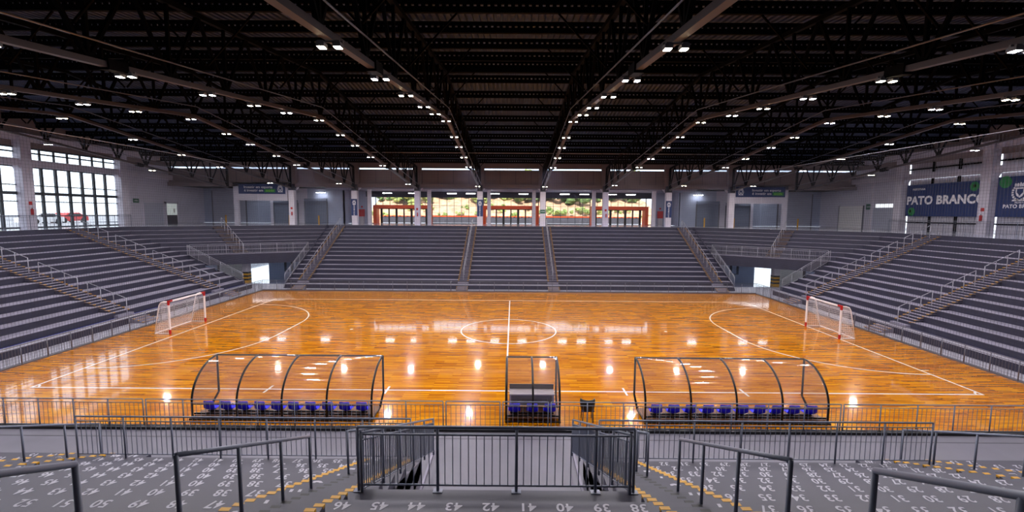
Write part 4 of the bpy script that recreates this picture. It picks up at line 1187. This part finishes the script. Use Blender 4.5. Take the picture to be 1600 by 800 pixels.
# near end wall (behind the camera)
struct('wall_near', MB().box(-42, 42, -30.2, -30, ZC-6, 14), white_wall)
struct('wall_far_gable', MB().box(-42.2, -22.5, FW+1.6, FW+1.8, ZC, 13.5).box(22.4, 42.2, FW+1.6, FW+1.8, ZC, 13.5), blue_wall)

# ------------------------------------------------------------------ lower corner passages
for sgn, nm in ((-1, 'left'), (1, 'right')):
    def wx(v): return sgn*v
    w = MB().box(wx(38.5), wx(42), 47, 47.2, 0, 5.3).box(wx(23), wx(34.4), 47, 47.2, 0, 5.3).box(wx(31.9), wx(38.5), 47, 47.2, 3.0, 5.3).box(wx(34.4), wx(34.9), 47, 47.2, 0, 3.0).box(wx(42), wx(42.2), 26, 47, 0, 5.3)
    struct('wall_%s_passage' % nm, w, blue_wall, 'back wall of the %s corner passage' % nm)
    struct('door_%d' % (1 if sgn < 0 else 2), MB().box(wx(31.9), wx(34.4), 47.05, 47.07, 0, 3).box(wx(34.9), wx(38.5), 47.05, 47.07, 0, 3), pane_glass, 'glazed exit of the %s corner passage' % nm)
    x = wx(27.9)
    t = thing('passage_column', 'white column with yellow and black hazard stripes in the %s passage' % nm, 'column', (x, 29.5, 0), 'hazard-striped passage columns')
    part(t, 'shaft', MB().box(x-.3, x+.3, 29.2, 29.8, 0, 2.55), col_white)
    for q in range(6): part(t, 'hazard_stripe', MB().box(x-.31, x+.31, 29.19, 29.81, .18*q, .18*q+.18), yellow if q % 2 == 0 else black_paint, 'yellow stripe' if q % 2 == 0 else 'black stripe')
    single('passage_wall', MB().box(wx(29.6), wx(33.0), 33, 33.2, 0, 3.0), goal_white, 'white partition wall inside the %s passage' % nm, 'wall', 'passage partitions')
    single('passage_wall', MB().box(wx(33.6), wx(36.5), 38, 38.2, 0, 3.0), dark_grey, 'dark partition wall deeper in the %s passage' % nm, 'wall', 'passage partitions')
    single('rest_table', MB().box(wx(30.0), wx(30.9), 43.5, 44.1, .7, .75).box(wx(30.0)-.02, wx(30.0)+.02, 43.5, 44.1, 0, .7).box(wx(30.9)-.02, wx(30.9)+.02, 43.5, 44.1, 0, .7), steel_black, 'small dark table in the %s passage' % nm, 'table')
    # soffit of concourse over passage
    for i in range(2):
        ld = bpy.data.lights.new('passage_lamp', 'AREA'); ld.size = 1.0; ld.energy = 60; ld.color = (.8, .87, 1)
        px_ = wx(29+6*i); t = thing('passage_light', 'square ceiling light in the %s passage, %s one' % (nm, ('inner', 'outer')[i]), 'ceiling light', (px_, 36+4*i, 4.4))
        part(t, 'housing', MB().box(px_-.5, px_+.5, 35.5+4*i, 36.5+4*i, 4.3, 4.4), housing)
        lo = bpy.data.objects.new('passage_lamp', ld); COL.objects.link(lo); lo.parent = t; lo.location = (0, 0, -.15)

# ------------------------------------------------------------------ outside
struct('ground_outside', MB().box(-20.8, 20.6, GL+1.5, 62, ZC-.6, ZC-.05).box(-120, -60, -60, 120, ZC-.6, ZC-.1).box(-60, -42.3, -60, 45, ZC-.6, ZC-.1).box(42.3, 60, -60, 45, ZC-.6, ZC-.1).box(-60, -27.5, 44.6, 140, -.4, -.31).box(27.5, 60, 44.6, 140, -.4, -.31).box(-27.5, 27.5, 44.6, 61, -.4, -.31), asphalt, 'pale paved ground outside')
bank = MB(); n = 40
for i in range(n+1):
    x = -27+54*i/n
    for j, (y, z) in enumerate(((61, 5.6), (66, 6.6), (70, 8.4), (76, 10.2), (90, 12.0))): bank.v.append((x, y+random.uniform(-.6, .6), z+random.uniform(-.35, .35)))
for i in range(n):
    for j in range(4): q = i*5+j; bank.f.append((q, q+5, q+6, q+1))
single('earth_bank', bank, earth, 'bare orange earth bank outside the entrances', 'bank')
lw_ = thing('boundary_wall', 'dark low wall with orange coping outside the entrances', 'wall', (0, 55, ZC-.05))
part(lw_, 'wall_panel', MB().box(-20.7, 20.5, 55, 55.2, ZC-.05, ZC+.9), dark_grey)
part(lw_, 'coping', MB().box(-20.7, 20.5, 54.95, 55.25, ZC+.9, ZC+1.05), orange_paint, 'orange coping')
for i in range(26):
    x = -24+48*i/25+random.uniform(-1.2, 1.2); y = random.uniform(72, 80); z0 = 9.0+(y-72)*.2; s = random.uniform(1.6, 2.8)
    t = thing('hillside_tree', 'leafy %s tree on the outside bank, %s from the left' % (('green', 'pale green')[i % 2], (['first']+ORD[1:])[i//2]), 'tree', (x, y, z0), 'trees on the bank outside')
    part(t, 'trunk', MB().tube([(x, y, z0), (x+.2, y, z0+s*1.2)], .16, 6), bark)
    mb = MB()
    for q in range(16): mb.blob((x+random.uniform(-s, s)*.9, y+random.uniform(-s, s)*.6, z0+s*(1.0+random.uniform(-.8, 1.0))), (s*.38, s*.38, s*.3), i*19+q, 8, 6, .45)
    part(t, 'crown', mb, (leaf, leaf2)[i % 2])
for i in range(22):
    x = -24+48*i/21+random.uniform(-1, 1); y = random.uniform(64, 70); z0 = 6.2+(y-64)*.35
    mb = MB(); s = random.uniform(.5, 1.1)
    for q in range(7): mb.blob((x+random.uniform(-s, s)*1.4, y+random.uniform(-.5, .5), z0+s*random.uniform(.1, .9)), (s*.4, s*.4, s*.35), 400+i*9+q, 8, 5, .4)
    single('hillside_shrub', mb, (leaf2, grass_m)[i % 2], 'low %s shrub on the orange earth bank, %s from the left' % (('pale', 'grassy')[i % 2], (['first']+ORD[1:])[i//2]), 'shrub', 'shrubs on the earth bank')
# parked cars seen through the left windows
def car(x, y, m, lab, rot=0):
    t = thing('parked_car', lab, 'car', (x, y, ZC-.1), 'parked cars outside the left windows')
    mb = MB().profile([(y-2.1, ZC+.15), (y-2.1, ZC+.6), (y-1.3, ZC+.75), (y-.7, ZC+1.2), (y+.8, ZC+1.25), (y+1.6, ZC+.8), (y+2.1, ZC+.75), (y+2.1, ZC+.15)], 'x', x-.85, x+.85)
    part(t, 'body', mb, m)
    part(t, 'side_glass', MB().box(x-.87, x+.87, y-.7, y+1.0, ZC+.75, ZC+1.1), black_plastic)
    for dy in (-1.3, 1.3):
        for dx in (-.8, .8): part(t, 'wheel', MB().tube([(x+dx-.1, y+dy, ZC+.22), (x+dx+.1, y+dy, ZC+.22)], .32, 12), rubber)
car(-56, 36, car_white, 'white parked car outside the left window'); car(-59, 42.5, car_red, 'red parked car outside the left window'); car(-59, 29, car_blue, 'blue parked car outside the left window')
t = thing('outside_building', 'low pale building with blue roof outside the left windows', 'building', (-95, 48, ZC))
part(t, 'wall', MB().box(-100, -90, 36, 62, ZC-.1, ZC+3), goal_white); part(t, 'roof', MB().box(-100.5, -89.5, 35.5, 62.5, ZC+3, ZC+3.6), car_blue)
for i in range(5):
    x = -80+random.uniform(-4, 4); y = 24+i*7; s = 2.2
    t = thing('street_tree', 'autumn-toned tree outside the left windows, %s from the camera side' % ('first' if i == 0 else ORD[i]), 'tree', (x, y, ZC-.1), 'trees outside the left windows')
    part(t, 'trunk', MB().tube([(x, y, ZC-.1), (x, y, ZC+1.8)], .15, 6), bark)
    mb = MB()
    for q in range(5): mb.blob((x+random.uniform(-1, 1), y+random.uniform(-1, 1), ZC+2.4+random.uniform(-.4, .8)), (1.4, 1.4, 1.2), 900+i*7+q, 9, 6, .3)
    part(t, 'crown', mb, leaf2)
